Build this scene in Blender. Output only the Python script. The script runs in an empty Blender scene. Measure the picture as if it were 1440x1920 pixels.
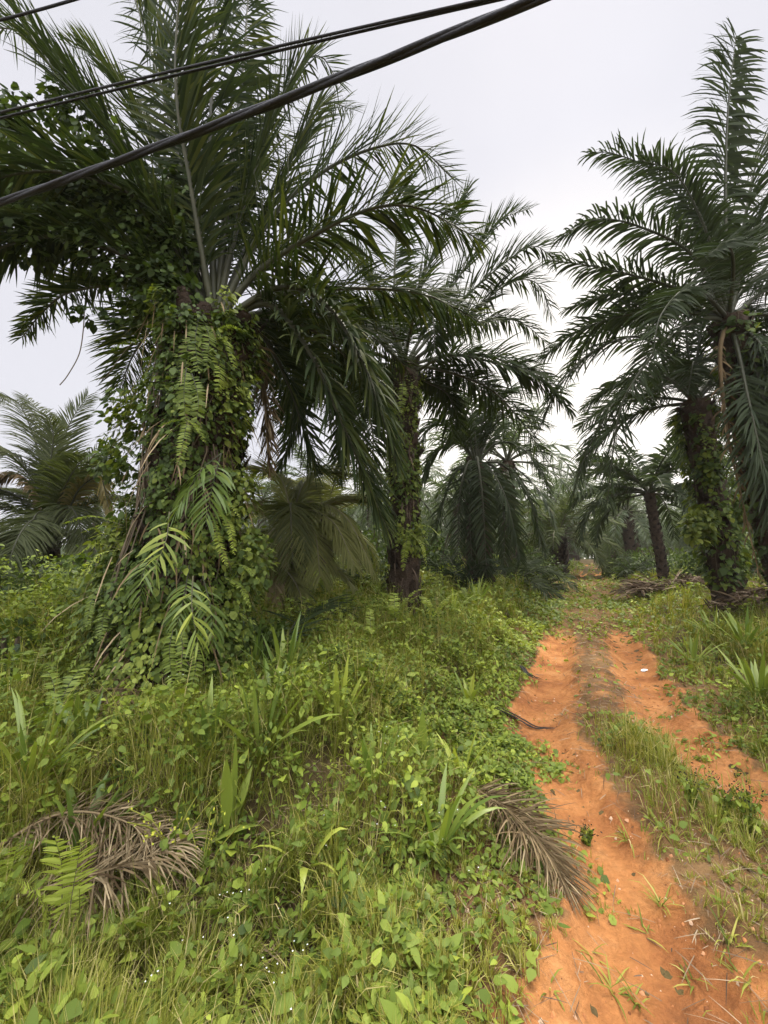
import bpy, math, random
import numpy as np
from mathutils import Vector

# ------------------------------------------------------------------ camera, sky, sun, exposure
SC = bpy.context.scene
COL = SC.collection
FPX = 750.0
PITCH = math.atan(88 / FPX)
CAMZ = 1.7
cam_d = bpy.data.cameras.new("camera")
cam_d.sensor_fit = 'VERTICAL'
cam_d.sensor_height = 36.0
cam_d.sensor_width = 27.0
cam_d.lens = FPX / 1920 * 36.0
cam_d.clip_start = 0.05
cam_d.clip_end = 3000
cam = bpy.data.objects.new("camera", cam_d)
COL.objects.link(cam)
cam.location = (0, 0, CAMZ)
cam.rotation_euler = (math.pi / 2 + PITCH, 0, 0)
SC.camera = cam

SUN_EL, SUN_AZ = math.radians(58), math.radians(25)      # azimuth to the right of straight ahead
world = bpy.data.worlds.new("World")
SC.world = world
world.use_nodes = True
wn, wl = world.node_tree.nodes, world.node_tree.links
wn.clear()


def wnode(t, **kw):
    n = wn.new(t)
    for k, v in kw.items():
        setattr(n, k, v)
    return n


sky = wnode('ShaderNodeTexSky', sky_type='NISHITA', sun_disc=False, sun_elevation=SUN_EL,
            sun_rotation=SUN_AZ, dust_density=1.0, air_density=1.0, ozone_density=1.0)
tc = wnode('ShaderNodeTexCoord')


def wmath(op, a, b=None, clamp=False):
    n = wnode('ShaderNodeMath', operation=op, use_clamp=clamp)
    for i, v in enumerate((a, b)):
        if v is None:
            continue
        if isinstance(v, (int, float)):
            n.inputs[i].default_value = v
        else:
            wl.new(v, n.inputs[i])
    return n.outputs[0]


def wdot(vec):
    n = wnode('ShaderNodeVectorMath', operation='DOT_PRODUCT')
    wl.new(tc.outputs['Generated'], n.inputs[0])
    n.inputs[1].default_value = vec
    return n.outputs['Value']


def wramp(src, lo, hi):
    n = wnode('ShaderNodeMapRange', interpolation_type='SMOOTHSTEP')
    wl.new(src, n.inputs['Value'])
    n.inputs['From Min'].default_value = lo
    n.inputs['From Max'].default_value = hi
    return n.outputs['Result']


ga, ge = math.radians(25), math.radians(10)
glow = wramp(wdot((math.sin(ga) * math.cos(ge), math.cos(ga) * math.cos(ge), math.sin(ge))), 0.78, 1.0)
zen_fill = wramp(wdot((0, -0.35, 0.937)), 0.74, 1.0)  # added brightness overhead, above the frame, to lift the light on the ground
back_fill = wramp(wdot((0, -0.9, 0.436)), -0.1, 0.8)        # added brightness in the unseen sky behind the viewer, lights the fronts
# overcast cloud layer with soft lumps
nz = wnode('ShaderNodeTexNoise')
nz.inputs['Scale'].default_value = 2.2
nz.inputs['Detail'].default_value = 4
wl.new(tc.outputs['Generated'], nz.inputs['Vector'])
lump = wmath('ADD', wmath('MULTIPLY', nz.outputs['Fac'], 0.22), 0.89)
mixg = wnode('ShaderNodeMix', data_type='RGBA')
wl.new(glow, mixg.inputs['Factor'])
mixg.inputs['A'].default_value = (6.3, 6.25, 6.7, 1)
mixg.inputs['B'].default_value = (10.6, 10.0, 9.2, 1)
boost = wmath('MULTIPLY', wmath('ADD', wmath('ADD', wmath('MULTIPLY', zen_fill, 5.0), wmath('MULTIPLY', back_fill, 1.2)), 1.0), lump)
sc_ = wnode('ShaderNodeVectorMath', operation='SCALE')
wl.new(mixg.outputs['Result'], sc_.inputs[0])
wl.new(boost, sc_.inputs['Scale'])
mixs = wnode('ShaderNodeMix', data_type='RGBA')
mixs.inputs['Factor'].default_value = 0.95
wl.new(sky.outputs['Color'], mixs.inputs['A'])
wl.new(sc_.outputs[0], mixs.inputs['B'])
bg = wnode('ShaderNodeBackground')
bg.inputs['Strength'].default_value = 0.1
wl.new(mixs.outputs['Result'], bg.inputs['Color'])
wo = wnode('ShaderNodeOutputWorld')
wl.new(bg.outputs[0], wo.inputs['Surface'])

sun_d = bpy.data.lights.new("sun", 'SUN')
sun_d.energy = 4.0
sun_d.angle = math.radians(18)
sun_d.color = (1.0, 0.93, 0.80)
sun = bpy.data.objects.new("sun", sun_d)
COL.objects.link(sun)
sdir = Vector((math.sin(SUN_AZ) * math.cos(SUN_EL), math.cos(SUN_AZ) * math.cos(SUN_EL), math.sin(SUN_EL)))
sun.rotation_euler = sdir.to_track_quat('Z', 'Y').to_euler()

SC.view_settings.view_transform = 'Standard'
SC.view_settings.look = 'None'
SC.view_settings.exposure = 0.42
SC.view_settings.gamma = 1.0
SC.cycles.max_bounces = 6
SC.cycles.diffuse_bounces = 3
SC.cycles.glossy_bounces = 2
SC.cycles.transmission_bounces = 3
SC.cycles.volume_bounces = 0
SC.cycles.caustics_reflective = False
SC.cycles.caustics_refractive = False

# ------------------------------------------------------------------ numbers
rng = np.random.default_rng(7)
CP, SP = math.cos(PITCH), math.sin(PITCH)


def ray(px, py):
    x = (px - 720) / FPX
    v = (960 - py) / FPX
    return np.array([x, CP - v * SP, SP + v * CP])


def at(px, py, Y):
    d = ray(px, py)
    return np.array([0, 0, CAMZ]) + d * (Y / d[1])


def hash2(i, j, s):
    h = (i.astype(np.int64) * 374761393 + j.astype(np.int64) * 668265263 + s * 982451653) & 0x7fffffff
    h = ((h ^ (h >> 13)) * 1274126177) & 0x7fffffff
    return ((h ^ (h >> 16)) & 0xffff) / 65535.0


def vnoise(x, y, s=0):
    x = np.asarray(x, float); y = np.asarray(y, float)
    i = np.floor(x).astype(np.int64); j = np.floor(y).astype(np.int64)
    u = x - i; v = y - j
    u = u * u * (3 - 2 * u); v = v * v * (3 - 2 * v)
    return (hash2(i, j, s) * (1 - u) + hash2(i + 1, j, s) * u) * (1 - v) + \
           (hash2(i, j + 1, s) * (1 - u) + hash2(i + 1, j + 1, s) * u) * v


def fbm(x, y, s=0):
    return (vnoise(x, y, s) * .5 + vnoise(x * 2.1, y * 2.1, s + 1) * .3 + vnoise(x * 4.3, y * 4.3, s + 2) * .2)


def sstep(a, b, x):
    t = np.clip((np.asarray(x, float) - a) / (b - a), 0, 1)
    return t * t * (3 - 2 * t)


TY = np.array([-4, 0.5, 1.8, 2.4, 3.4, 4.5, 6.0, 8.3, 11, 16, 40, 120.])
TX = np.array([1.0, 1.5, 1.85, 2.0, 2.08, 2.35, 3.05, 4.15, 5.45, 8.0, 20.6, 62.])
RL = np.array([-.7, -.75, -.72, -.68, -.68, -.62, -.6, -.56, -.5, -.45, -.4, -.4])     # left rut across
RR = np.array([.9, .9, .85, .75, .62, .6, .58, .54, .5, .45, .4, .4])


def track_d(x, y):
    """signed metres across the track (left negative)"""
    x = np.asarray(x, float); y = np.asarray(y, float)
    wob = (vnoise(y * 1.1, y * 0 + 3, 40) - .5) * .12
    return (x - np.interp(y, TY, TX) - wob) * np.where(y > 4, .89, .97)


def rutness(x, y):
    d = track_d(x, y)
    w = .27 + (vnoise(x * 1.3, y * 1.3, 41) - .5) * .2
    l = np.exp(-((d - np.interp(y, TY, RL)) / w) ** 4)
    r = np.exp(-((d - np.interp(y, TY, RR)) / (w * .9)) ** 4)
    return np.maximum(l, r) * (1 - .93 * sstep(8.5, 10.5, y) * (1 - sstep(22, 26, y)) - .07 * sstep(8.5, 10.5, y))


def height(x, y):
    x = np.asarray(x, float); y = np.asarray(y, float)
    d = track_d(x, y)
    h = .036 * np.clip(y - 6, 0, 14) + .012 * np.clip(y - 20, 0, 80)
    h = h + .30 * sstep(1.0, 2.6, -d) * sstep(1.9, 3.3, y) + .22 * sstep(2.6, 7, -d) * sstep(2.5, 6, y)
    h = h + .30 * sstep(1.0, 3.0, d) * sstep(1.0, 3.0, y)
    h = h + .22 * np.exp(-(((x + 2.35) / 1.1) ** 2 + ((y - 4.3) / 1.0) ** 2))
    h = h + (fbm(x * .7, y * .7, 5) - .5) * .22 * sstep(.9, 2.5, np.abs(d))
    h = h - .12 * rutness(x, y) + .05 * np.exp(-(d / .25) ** 2)
    h = h + (fbm(x * 3, y * 3, 9) - .5) * .07 + (fbm(x * 9, y * 9, 19) - .5) * .035 + (fbm(x * 22, y * 22, 29) - .5) * .012
    return h


def ground_at(px, py, lift=0.0):
    """where the ray through a photo pixel meets the terrain"""
    d = ray(px, py)
    t, o = .6, np.array([0, 0, CAMZ])
    while t < 150:
        p = o + d * t
        if p[2] < float(height(p[0], p[1])) + lift:
            break
        t += .02 + t * .004
    p = o + d * t
    p[2] = float(height(p[0], p[1]))
    return p


def nrm(a):
    return a / np.maximum(np.linalg.norm(a, axis=-1, keepdims=True), 1e-9)


# ------------------------------------------------------------------ mesh builder (quads only, a tint per vertex)
class MB:
    def __init__(s):
        s.v, s.f, s.t, s.m, s.n = [], [], [], [], 0

    def add(s, V, F, tint=.5, mat=0):
        V = np.asarray(V, float).reshape(-1, 3)
        F = np.asarray(F, np.int64).reshape(-1, 4)
        s.v.append(V); s.f.append(F + s.n)
        s.t.append(np.broadcast_to(np.asarray(tint, float), (len(V),)) if np.ndim(tint) == 0 else np.asarray(tint, float))
        s.m.append(np.full(len(F), mat, np.int32))
        s.n += len(V)

    def mesh(s, name, mats, origin=(0, 0, 0), smooth=False):
        V = np.concatenate(s.v) - np.asarray(origin, float)
        F = np.concatenate(s.f)
        me = bpy.data.meshes.new(name)
        me.vertices.add(len(V))
        me.vertices.foreach_set('co', V.astype(np.float32).ravel())
        me.loops.add(F.size)
        me.loops.foreach_set('vertex_index', F.astype(np.int32).ravel())
        me.polygons.add(len(F))
        me.polygons.foreach_set('loop_start', np.arange(0, F.size, 4, dtype=np.int32))
        me.polygons.foreach_set('loop_total', np.full(len(F), 4, np.int32))
        me.polygons.foreach_set('material_index', np.concatenate(s.m))
        if smooth:
            me.polygons.foreach_set('use_smooth', np.ones(len(F), bool))
        a = me.attributes.new('tint', 'FLOAT', 'POINT')
        a.data.foreach_set('value', np.concatenate(s.t).astype(np.float32))
        for m in (mats if isinstance(mats, (list, tuple)) else [mats]):
            me.materials.append(m)
        me.update(calc_edges=True)
        return me

    def build(s, name, mats, parent=None, origin=(0, 0, 0), smooth=False):
        o = bpy.data.objects.new(name, s.mesh(name, mats, origin, smooth))
        COL.objects.link(o)
        if parent is not None:
            o.parent = parent
        else:
            o.location = tuple(float(c) for c in origin)
        return o


def tag(o, label=None, cat=None, group=None, kind=None):
    for k, v in (('label', label), ('category', cat), ('group', group), ('kind', kind)):
        if v:
            o[k] = v
    return o


def thing(name, label, cat, loc, group=None):
    o = bpy.data.objects.new(name, None)
    o.empty_display_size = .2
    COL.objects.link(o)
    o.location = tuple(float(c) for c in loc)
    return tag(o, label, cat, group)


def ribbon(mb, P, D, S, L, W, droop, prof, tint, fold=0.0, curl=1.6, mat=0):
    """n leaf blades at once: base P, direction D, width axis S, bending towards the ground"""
    P = np.atleast_2d(P).astype(float); n = len(P); k = len(prof) - 1
    D = nrm(np.broadcast_to(D, (n, 3)).astype(float)); S = np.broadcast_to(S, (n, 3)).astype(float)
    L = np.broadcast_to(L, (n,)).astype(float); W = np.broadcast_to(W, (n,)).astype(float)
    droop = np.broadcast_to(droop, (n,)).astype(float); tint = np.broadcast_to(tint, (n,)).astype(float)
    G = np.array([0, 0, -1.0])
    pos = P.copy(); rings = []
    for i in range(k + 1):
        if i:
            dm = nrm(D + G * (droop * ((i - .5) / k) ** curl)[:, None])
            pos = pos + dm * (L / k)[:, None]
        d = nrm(D + G * (droop * (i / k) ** curl)[:, None])
        s = nrm(S - (S * d).sum(1)[:, None] * d)
        w = (W * prof[i] * .5)[:, None]
        if fold:
            N = np.cross(s, d)
            rings.append(np.stack([pos - s * w, pos - N * w * fold, pos + s * w], 1))
        else:
            rings.append(np.stack([pos - s * w, pos + s * w], 1))
    V = np.stack(rings, 1)                     # n, k+1, c, 3
    c = V.shape[2]
    q = []
    for i in range(k):
        for j in range(c - 1):
            q.append([i * c + j, i * c + j + 1, (i + 1) * c + j + 1, (i + 1) * c + j])
    q = np.array(q)
    F = (np.arange(n) * (k + 1) * c)[:, None, None] + q[None]
    mb.add(V.reshape(-1, 3), F.reshape(-1, 4), np.repeat(tint, (k + 1) * c), mat)


def spline(pts, n):
    pts = np.asarray(pts, float)
    if len(pts) == 2:
        return pts[0] + (pts[1] - pts[0]) * np.linspace(0, 1, n)[:, None]
    ext = np.vstack([2 * pts[0] - pts[1], pts, 2 * pts[-1] - pts[-2]])
    out = []
    m = 14
    for i in range(1, len(ext) - 2):
        p0, p1, p2, p3 = ext[i - 1:i + 3]
        t = np.linspace(0, 1, m, endpoint=False)[:, None]
        out.append(.5 * (2 * p1 + (p2 - p0) * t + (2 * p0 - 5 * p1 + 4 * p2 - p3) * t ** 2 + (3 * p1 - p0 - 3 * p2 + p3) * t ** 3))
    out = np.vstack(out + [pts[-1:]])
    s = np.r_[0, np.cumsum(np.linalg.norm(np.diff(out, axis=0), axis=1))]
    u = np.linspace(0, s[-1], n)
    return np.stack([np.interp(u, s, out[:, a]) for a in range(3)], 1)


def tube(mb, pts, rad, sides=6, tint=.5, mat=0, flat=1.0):
    pts = np.asarray(pts, float); n = len(pts)
    rad = np.broadcast_to(rad, (n,))
    T = nrm(np.gradient(pts, axis=0))
    ref = np.array([0, 0, 1.0]) if abs(T[:, 2]).mean() < .8 else np.array([1.0, 0, 0])
    A = nrm(np.cross(T, ref)); B = np.cross(A, T)
    a = np.linspace(0, 2 * math.pi, sides, endpoint=False)
    V = pts[:, None] + (A[:, None] * np.cos(a)[None, :, None] + B[:, None] * np.sin(a)[None, :, None] * flat) * rad[:, None, None]
    F = []
    for i in range(n - 1):
        for j in range(sides):
            k = (j + 1) % sides
            F.append([i * sides + j, i * sides + k, (i + 1) * sides + k, (i + 1) * sides + j])
    mb.add(V.reshape(-1, 3), F, tint, mat)


PROF = [.35, .95, 1.0, .7, .06]
PROF_L = [.5, 1.0, .8, .05]


def frond(mb, pts, Lmax=.9, pairs=70, wl=.04, droop=.6, pet=.16, rad=.035, plume=.42, angn=5, tint=.5, seed=0, tipf=.4, basef=.45,
          sweep=(28, 58), view=None, mats=(0, 1), ragged=0.0, prof=PROF, ns=36, roll=.45, twist=0.0, lens=None):
    """a pinnate leaf along a 3-D path: stalk, rachis and two ranks of leaflets"""
    r = np.random.default_rng(seed + 11)
    C = spline(pts, ns)
    T = nrm(np.gradient(C, axis=0))
    rad_dir = C[-1] - C[0]; rad_dir[2] = 0
    if np.linalg.norm(rad_dir) < .25 * np.linalg.norm(C[-1] - C[0]) and view is None:
        view = (0.15, -1, 0)
    if view is not None:
        rad_dir = np.asarray(view, float)
    rad_dir = nrm(rad_dir)
    B0 = np.array([rad_dir[1], -rad_dir[0], 0])           # horizontal, right of outward
    tube(mb, C, rad * (1 - .88 * np.linspace(0, 1, ns) ** .8), 5, tint, mats[1])
    s = np.repeat(np.linspace(pet, 1.0, pairs), 2)
    sg = np.tile([1.0, -1.0], pairs)
    n = len(s)
    s = np.clip(s + r.normal(0, .35 / pairs, n), 0, 1)
    idx = s * (ns - 1); i0 = np.clip(idx.astype(int), 0, ns - 2); fr = (idx - i0)[:, None]
    P = C[i0] * (1 - fr) + C[i0 + 1] * fr
    t = nrm(T[i0] * (1 - fr) + T[i0 + 1] * fr)
    B = nrm(B0 - (t @ B0)[:, None] * t)
    N = np.cross(B, t)
    if twist:
        a = twist * s[:, None]
        B, N = B * np.cos(a) + N * np.sin(a), N * np.cos(a) - B * np.sin(a)
    u = (s - pet) / (1 - pet)
    ang = np.radians(sweep[0] + (sweep[1] - sweep[0]) * u + r.normal(0, angn, n))
    pl = plume * (r.choice([1.0, .35, -.45], n) + r.normal(0, .2, n))
    D = B * (sg * np.cos(ang))[:, None] + t * np.sin(ang)[:, None] + N * pl[:, None]
    S = t + N * (sg * roll + r.normal(0, .4, n))[:, None]
    L = Lmax * np.interp(u, [0, .12, .4, .7, .93, 1], lens or [basef, .8, 1, .86, .55, tipf]) * r.uniform(.86, 1.08, n)
    W = wl * np.interp(u, [0, .15, .6, 1], [.6, 1, 1, .55]) * r.uniform(.8, 1.15, n)
    keep = r.random(n) > ragged
    dr = droop * r.uniform(.7, 1.35, n)
    tt = np.clip(tint + r.normal(0, .10 if angn < 9 else .24, n), 0, 1)
    ribbon(mb, P[keep], D[keep], S[keep], L[keep], W[keep], dr[keep], prof, tt[keep], mat=mats[0])


def arch(c, az, el, L, bend, n=6, curl=1.3):
    """path of a free frond: azimuth from straight ahead, start elevation, length, total bend (degrees)"""
    p = np.array(c, float); out = [p.copy()]
    for i in range(n):
        e = math.radians(el - bend * ((i + .5) / n) ** curl)
        p = p + np.array([math.sin(az) * math.cos(e), math.cos(az) * math.cos(e), math.sin(e)]) * (L / n)
        out.append(p.copy())
    return out


# ------------------------------------------------------------------ materials
def material(name, ramp=None, rough=.5, spec=.5, trans=0.0, trans_col=None, noise=None, bump=0.0, bscale=40, attr='tint'):
    m = bpy.data.materials.new(name)
    m.use_nodes = True
    n, l = m.node_tree.nodes, m.node_tree.links
    b = n['Principled BSDF']
    b.inputs['Roughness'].default_value = rough
    b.inputs['Specular IOR Level'].default_value = spec
    out = n['Material Output']
    at_ = n.new('ShaderNodeAttribute'); at_.attribute_name = attr
    cr = n.new('ShaderNodeValToRGB')
    e = cr.color_ramp.elements
    while len(e) < len(ramp):
        e.new(.5)
    for i, (p, c) in enumerate(ramp):
        e[i].position = p; e[i].color = (*c, 1)
    src = at_.outputs['Fac']
    if noise:
        nt = n.new('ShaderNodeTexNoise'); nt.inputs['Scale'].default_value = noise[0]; nt.inputs['Detail'].default_value = 5
        tcn = n.new('ShaderNodeTexCoord'); l.new(tcn.outputs['Object'], nt.inputs['Vector'])
        ma = n.new('ShaderNodeMath'); ma.operation = 'MULTIPLY_ADD'
        l.new(nt.outputs['Fac'], ma.inputs[0]); ma.inputs[1].default_value = noise[1]
        sub = n.new('ShaderNodeMath'); sub.operation = 'SUBTRACT'
        l.new(src, sub.inputs[0]); sub.inputs[1].default_value = noise[1] * .5
        l.new(sub.outputs[0], ma.inputs[2]); src = ma.outputs[0]
    l.new(src, cr.inputs['Fac'])
    l.new(cr.outputs['Color'], b.inputs['Base Color'])
    if bump:
        nb = n.new('ShaderNodeTexNoise'); nb.inputs['Scale'].default_value = bscale; nb.inputs['Detail'].default_value = 6
        tcn2 = n.new('ShaderNodeTexCoord'); l.new(tcn2.outputs['Object'], nb.inputs['Vector'])
        bp = n.new('ShaderNodeBump'); bp.inputs['Strength'].default_value = bump; bp.inputs['Distance'].default_value = .05
        l.new(nb.outputs['Fac'], bp.inputs['Height']); l.new(bp.outputs[0], b.inputs['Normal'])
    if trans:
        tr = n.new('ShaderNodeBsdfTranslucent')
        if trans_col:
            mx = n.new('ShaderNodeMix'); mx.data_type = 'RGBA'; mx.blend_type = 'MULTIPLY'; mx.inputs['Factor'].default_value = 1
            l.new(cr.outputs['Color'], mx.inputs['A']); mx.inputs['B'].default_value = (*trans_col, 1)
            l.new(mx.outputs['Result'], tr.inputs['Color'])
        else:
            l.new(cr.outputs['Color'], tr.inputs['Color'])
        ms = n.new('ShaderNodeMixShader'); ms.inputs['Fac'].default_value = trans
        l.new(b.outputs[0], ms.inputs[1]); l.new(tr.outputs[0], ms.inputs[2]); l.new(ms.outputs[0], out.inputs['Surface'])
    return m


M = {}
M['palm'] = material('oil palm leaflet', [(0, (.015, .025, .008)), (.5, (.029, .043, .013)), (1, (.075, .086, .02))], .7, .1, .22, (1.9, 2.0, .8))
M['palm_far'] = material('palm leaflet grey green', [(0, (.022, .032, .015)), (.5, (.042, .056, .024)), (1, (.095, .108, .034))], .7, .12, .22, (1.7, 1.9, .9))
M['palm_bg'] = material('haze-paled palm leaflet', [(0, (.05, .07, .035)), (.5, (.08, .105, .05)), (1, (.13, .15, .06))], .5, .35, .25, (1.6, 1.8, .8))  # paler leaf colour for the background palms, with distance haze mixed into it
M['coconut'] = material('coconut leaflet', [(0, (.032, .042, .016)), (.5, (.068, .08, .028)), (1, (.15, .155, .05))], .65, .14, .24, (1.8, 1.9, .8))
M['rachis'] = material('leaf stalk', [(0, (.025, .028, .013)), (.5, (.05, .052, .024)), (1, (.16, .145, .07))], .55, .3, noise=(6, .5))
M['dead'] = material('dry leaflet', [(0, (.07, .045, .022)), (.5, (.20, .145, .075)), (1, (.42, .335, .195))], .85, .1, .12)
M['yellow'] = material('yellowing leaflet', [(0, (.11, .10, .03)), (.5, (.26, .20, .045)), (1, (.42, .32, .07))], .5, .4, .25)
M['bark'] = material('palm trunk fibre', [(0, (.025, .018, .012)), (.5, (.075, .052, .035)), (1, (.17, .125, .085))], .9, .15, noise=(9, .9), bump=.8, bscale=30)
M['vine'] = material('vine leaf', [(0, (.022, .040, .008)), (.5, (.08, .122, .021)), (1, (.24, .28, .045))], .55, .25, .28, (1.6, 1.6, .6))
M['vine_stem'] = material('vine stem', [(0, (.06, .045, .03)), (1, (.2, .16, .1))], .8, .2)
M['fern'] = material('fern frond', [(0, (.06, .09, .018)), (.5, (.15, .20, .03)), (1, (.36, .42, .07))], .55, .3, .3, (1.4, 1.5, .6))
M['strap'] = material('strap leaf', [(0, (.05, .085, .018)), (.5, (.12, .18, .03)), (1, (.34, .38, .06))], .42, .45, .25, (1.5, 1.6, .6))
M['grass'] = material('grass blade', [(0, (.068, .088, .013)), (.4, (.19, .215, .03)), (.75, (.34, .33, .065)), (1, (.52, .43, .21))], .65, .2, .3, (1.3, 1.3, .6))
M['herb'] = material('creeper leaf', [(0, (.04, .07, .009)), (.5, (.14, .195, .026)), (1, (.38, .44, .06))], .55, .25, .28, (1.4, 1.4, .5))
M['flower'] = material('white petal', [(0, (.7, .72, .7)), (1, (.85, .85, .8))], .6, .3)
M['weedflower'] = material('yellow green bloom', [(0, (.35, .40, .04)), (1, (.55, .55, .05))], .6, .3, .2)
M['seed'] = material('dark seed head', [(0, (.015, .012, .008)), (1, (.05, .04, .025))], .8, .2)
M['litter'] = material('dry litter', [(0, (.06, .04, .025)), (.5, (.17, .115, .07)), (1, (.36, .28, .18))], .85, .2)
M['clod'] = material('earth clod', [(0, (.14, .055, .022)), (.6, (.42, .18, .07)), (1, (.5, .36, .24))], .95, .1)
M['rubber'] = material('black cable sheath', [(0, (.006, .006, .007)), (1, (.022, .022, .024))], .6, .35, noise=(14, .7), bump=.25, bscale=70)
M['char'] = material('blackened stalk', [(0, (.008, .007, .006)), (1, (.03, .026, .022))], .7, .3, noise=(20, .8))
M['wood'] = material('pale broken wood', [(0, (.35, .2, .11)), (1, (.62, .47, .32))], .8, .2, noise=(14, 1.0))
M['wrapper'] = material('white plastic scrap', [(0, (.7, .7, .68)), (1, (.82, .82, .8))], .4, .5)


def soil(name, cols, scale, pebble, rgh=.95, worn=None):
    """earth; worn = colours that take over where the tint attribute falls to 0 (ruts are 1)"""
    m = bpy.data.materials.new(name); m.use_nodes = True
    n, l = m.node_tree.nodes, m.node_tree.links
    b = n['Principled BSDF']; b.inputs['Roughness'].default_value = rgh; b.inputs['Specular IOR Level'].default_value = .15
    tcn = n.new('ShaderNodeTexCoord')
    n1 = n.new('ShaderNodeTexNoise'); n1.inputs['Scale'].default_value = scale; n1.inputs['Detail'].default_value = 8; n1.inputs['Roughness'].default_value = .62
    l.new(tcn.outputs['Object'], n1.inputs['Vector'])

    def ramp(cc):
        cr = n.new('ShaderNodeValToRGB'); e = cr.color_ramp.elements
        while len(e) < len(cc):
            e.new(.5)
        for i, (p, c) in enumerate(cc):
            e[i].position = p; e[i].color = (*c, 1)
        l.new(n1.outputs['Fac'], cr.inputs['Fac'])
        return cr.outputs['Color']
    col = ramp(cols)
    n2 = n.new('ShaderNodeTexNoise'); n2.inputs['Scale'].default_value = 26; n2.inputs['Detail'].default_value = 9; n2.inputs['Roughness'].default_value = .72
    l.new(tcn.outputs['Object'], n2.inputs['Vector'])
    if worn:
        at_ = n.new('ShaderNodeAttribute'); at_.attribute_name = 'tint'
        n3 = n.new('ShaderNodeTexNoise'); n3.inputs['Scale'].default_value = 7; n3.inputs['Detail'].default_value = 6
        l.new(tcn.outputs['Object'], n3.inputs['Vector'])
        ma = n.new('ShaderNodeMath'); ma.operation = 'MULTIPLY_ADD'
        l.new(n3.outputs['Fac'], ma.inputs[0]); ma.inputs[1].default_value = 1.1; l.new(at_.outputs['Fac'], ma.inputs[2])
        mp = n.new('ShaderNodeMapRange'); mp.inputs['From Min'].default_value = .85; mp.inputs['From Max'].default_value = 1.2
        l.new(ma.outputs[0], mp.inputs['Value'])
        mm = n.new('ShaderNodeMix'); mm.data_type = 'RGBA'
        l.new(mp.outputs['Result'], mm.inputs['Factor']); l.new(ramp(worn), mm.inputs['A']); l.new(col, mm.inputs['B'])
        col = mm.outputs['Result']
    vo = n.new('ShaderNodeTexVoronoi'); vo.inputs['Scale'].default_value = 60
    l.new(tcn.outputs['Object'], vo.inputs['Vector'])
    mr = n.new('ShaderNodeMapRange'); mr.inputs['From Min'].default_value = .05; mr.inputs['From Max'].default_value = .22
    mr.inputs['To Min'].default_value = pebble  # small raised grains; mr.inputs['To Max'].default_value = 0
    l.new(vo.outputs['Distance'], mr.inputs['Value'])
    mx = n.new('ShaderNodeMix'); mx.data_type = 'RGBA'; mx.blend_type = 'OVERLAY'; mx.inputs['Factor'].default_value = .6
    l.new(col, mx.inputs['A']); l.new(n2.outputs['Fac'], mx.inputs['B'])
    l.new(mx.outputs['Result'], b.inputs['Base Color'])
    ad = n.new('ShaderNodeMath'); ad.operation = 'ADD'
    l.new(n2.outputs['Fac'], ad.inputs[0]); l.new(mr.outputs['Result'], ad.inputs[1])
    bp = n.new('ShaderNodeBump'); bp.inputs['Strength'].default_value = .9; bp.inputs['Distance'].default_value = .03
    l.new(ad.outputs[0], bp.inputs['Height']); l.new(bp.outputs[0], b.inputs['Normal'])
    return m


BROWN = [(.25, (.05, .035, .018)), (.5, (.10, .07, .03)), (.75, (.15, .12, .045))]
M['ground'] = soil('brown soil and litter', BROWN, 2.4, .5)
RED = [(.25, (.08, .042, .018)), (.5, (.17, .095, .04)), (.75, (.26, .16, .07))]
M['track'] = soil('orange laterite', [(.22, (.13, .052, .02)), (.38, (.30, .118, .04)), (.52, (.41, .175, .058)), (.66, (.48, .23, .085)), (.8, (.53, .30, .14))], 1.9, .9, worn=RED)

# ------------------------------------------------------------------ terrain
def sheet(name, X, Y, Z, mat, keep=None, tint=.5):
    ny, nx = X.shape
    V = np.stack([X, Y, Z], -1).reshape(-1, 3)
    i = np.arange((ny - 1) * (nx - 1)); r, c = i // (nx - 1), i % (nx - 1)
    F = np.stack([r * nx + c, r * nx + c + 1, (r + 1) * nx + c + 1, (r + 1) * nx + c], 1)
    if keep is not None:
        F = F[keep[r, c]]
    mb = MB(); mb.add(V, F, tint)
    o = mb.build(name, mat, smooth=True)
    return tag(o, kind='structure')


sy = np.r_[np.linspace(-30, -2, 12), np.linspace(-1.9, 9, 240), 9 + np.geomspace(.06, 300, 110)]
sx = np.linspace(-1, 1, 260)
sx = np.sign(sx) * (np.abs(sx) * 9 + np.abs(sx) ** 9 * 300)
GX, GY = np.meshgrid(sx, sy)
g_ = sheet('ground', GX, GY, height(GX, GY), M['ground'])
tag(g_, 'brown soil of the plantation under the weeds', 'ground')

ty = np.r_[np.linspace(1.0, 10, 520), 10 + np.geomspace(.04, 60, 120)]
tu = np.linspace(-2.4, 2.4, 260)
U, TYY = np.meshgrid(tu, ty)
TXX = np.interp(TYY, TY, TX) + U


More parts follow.
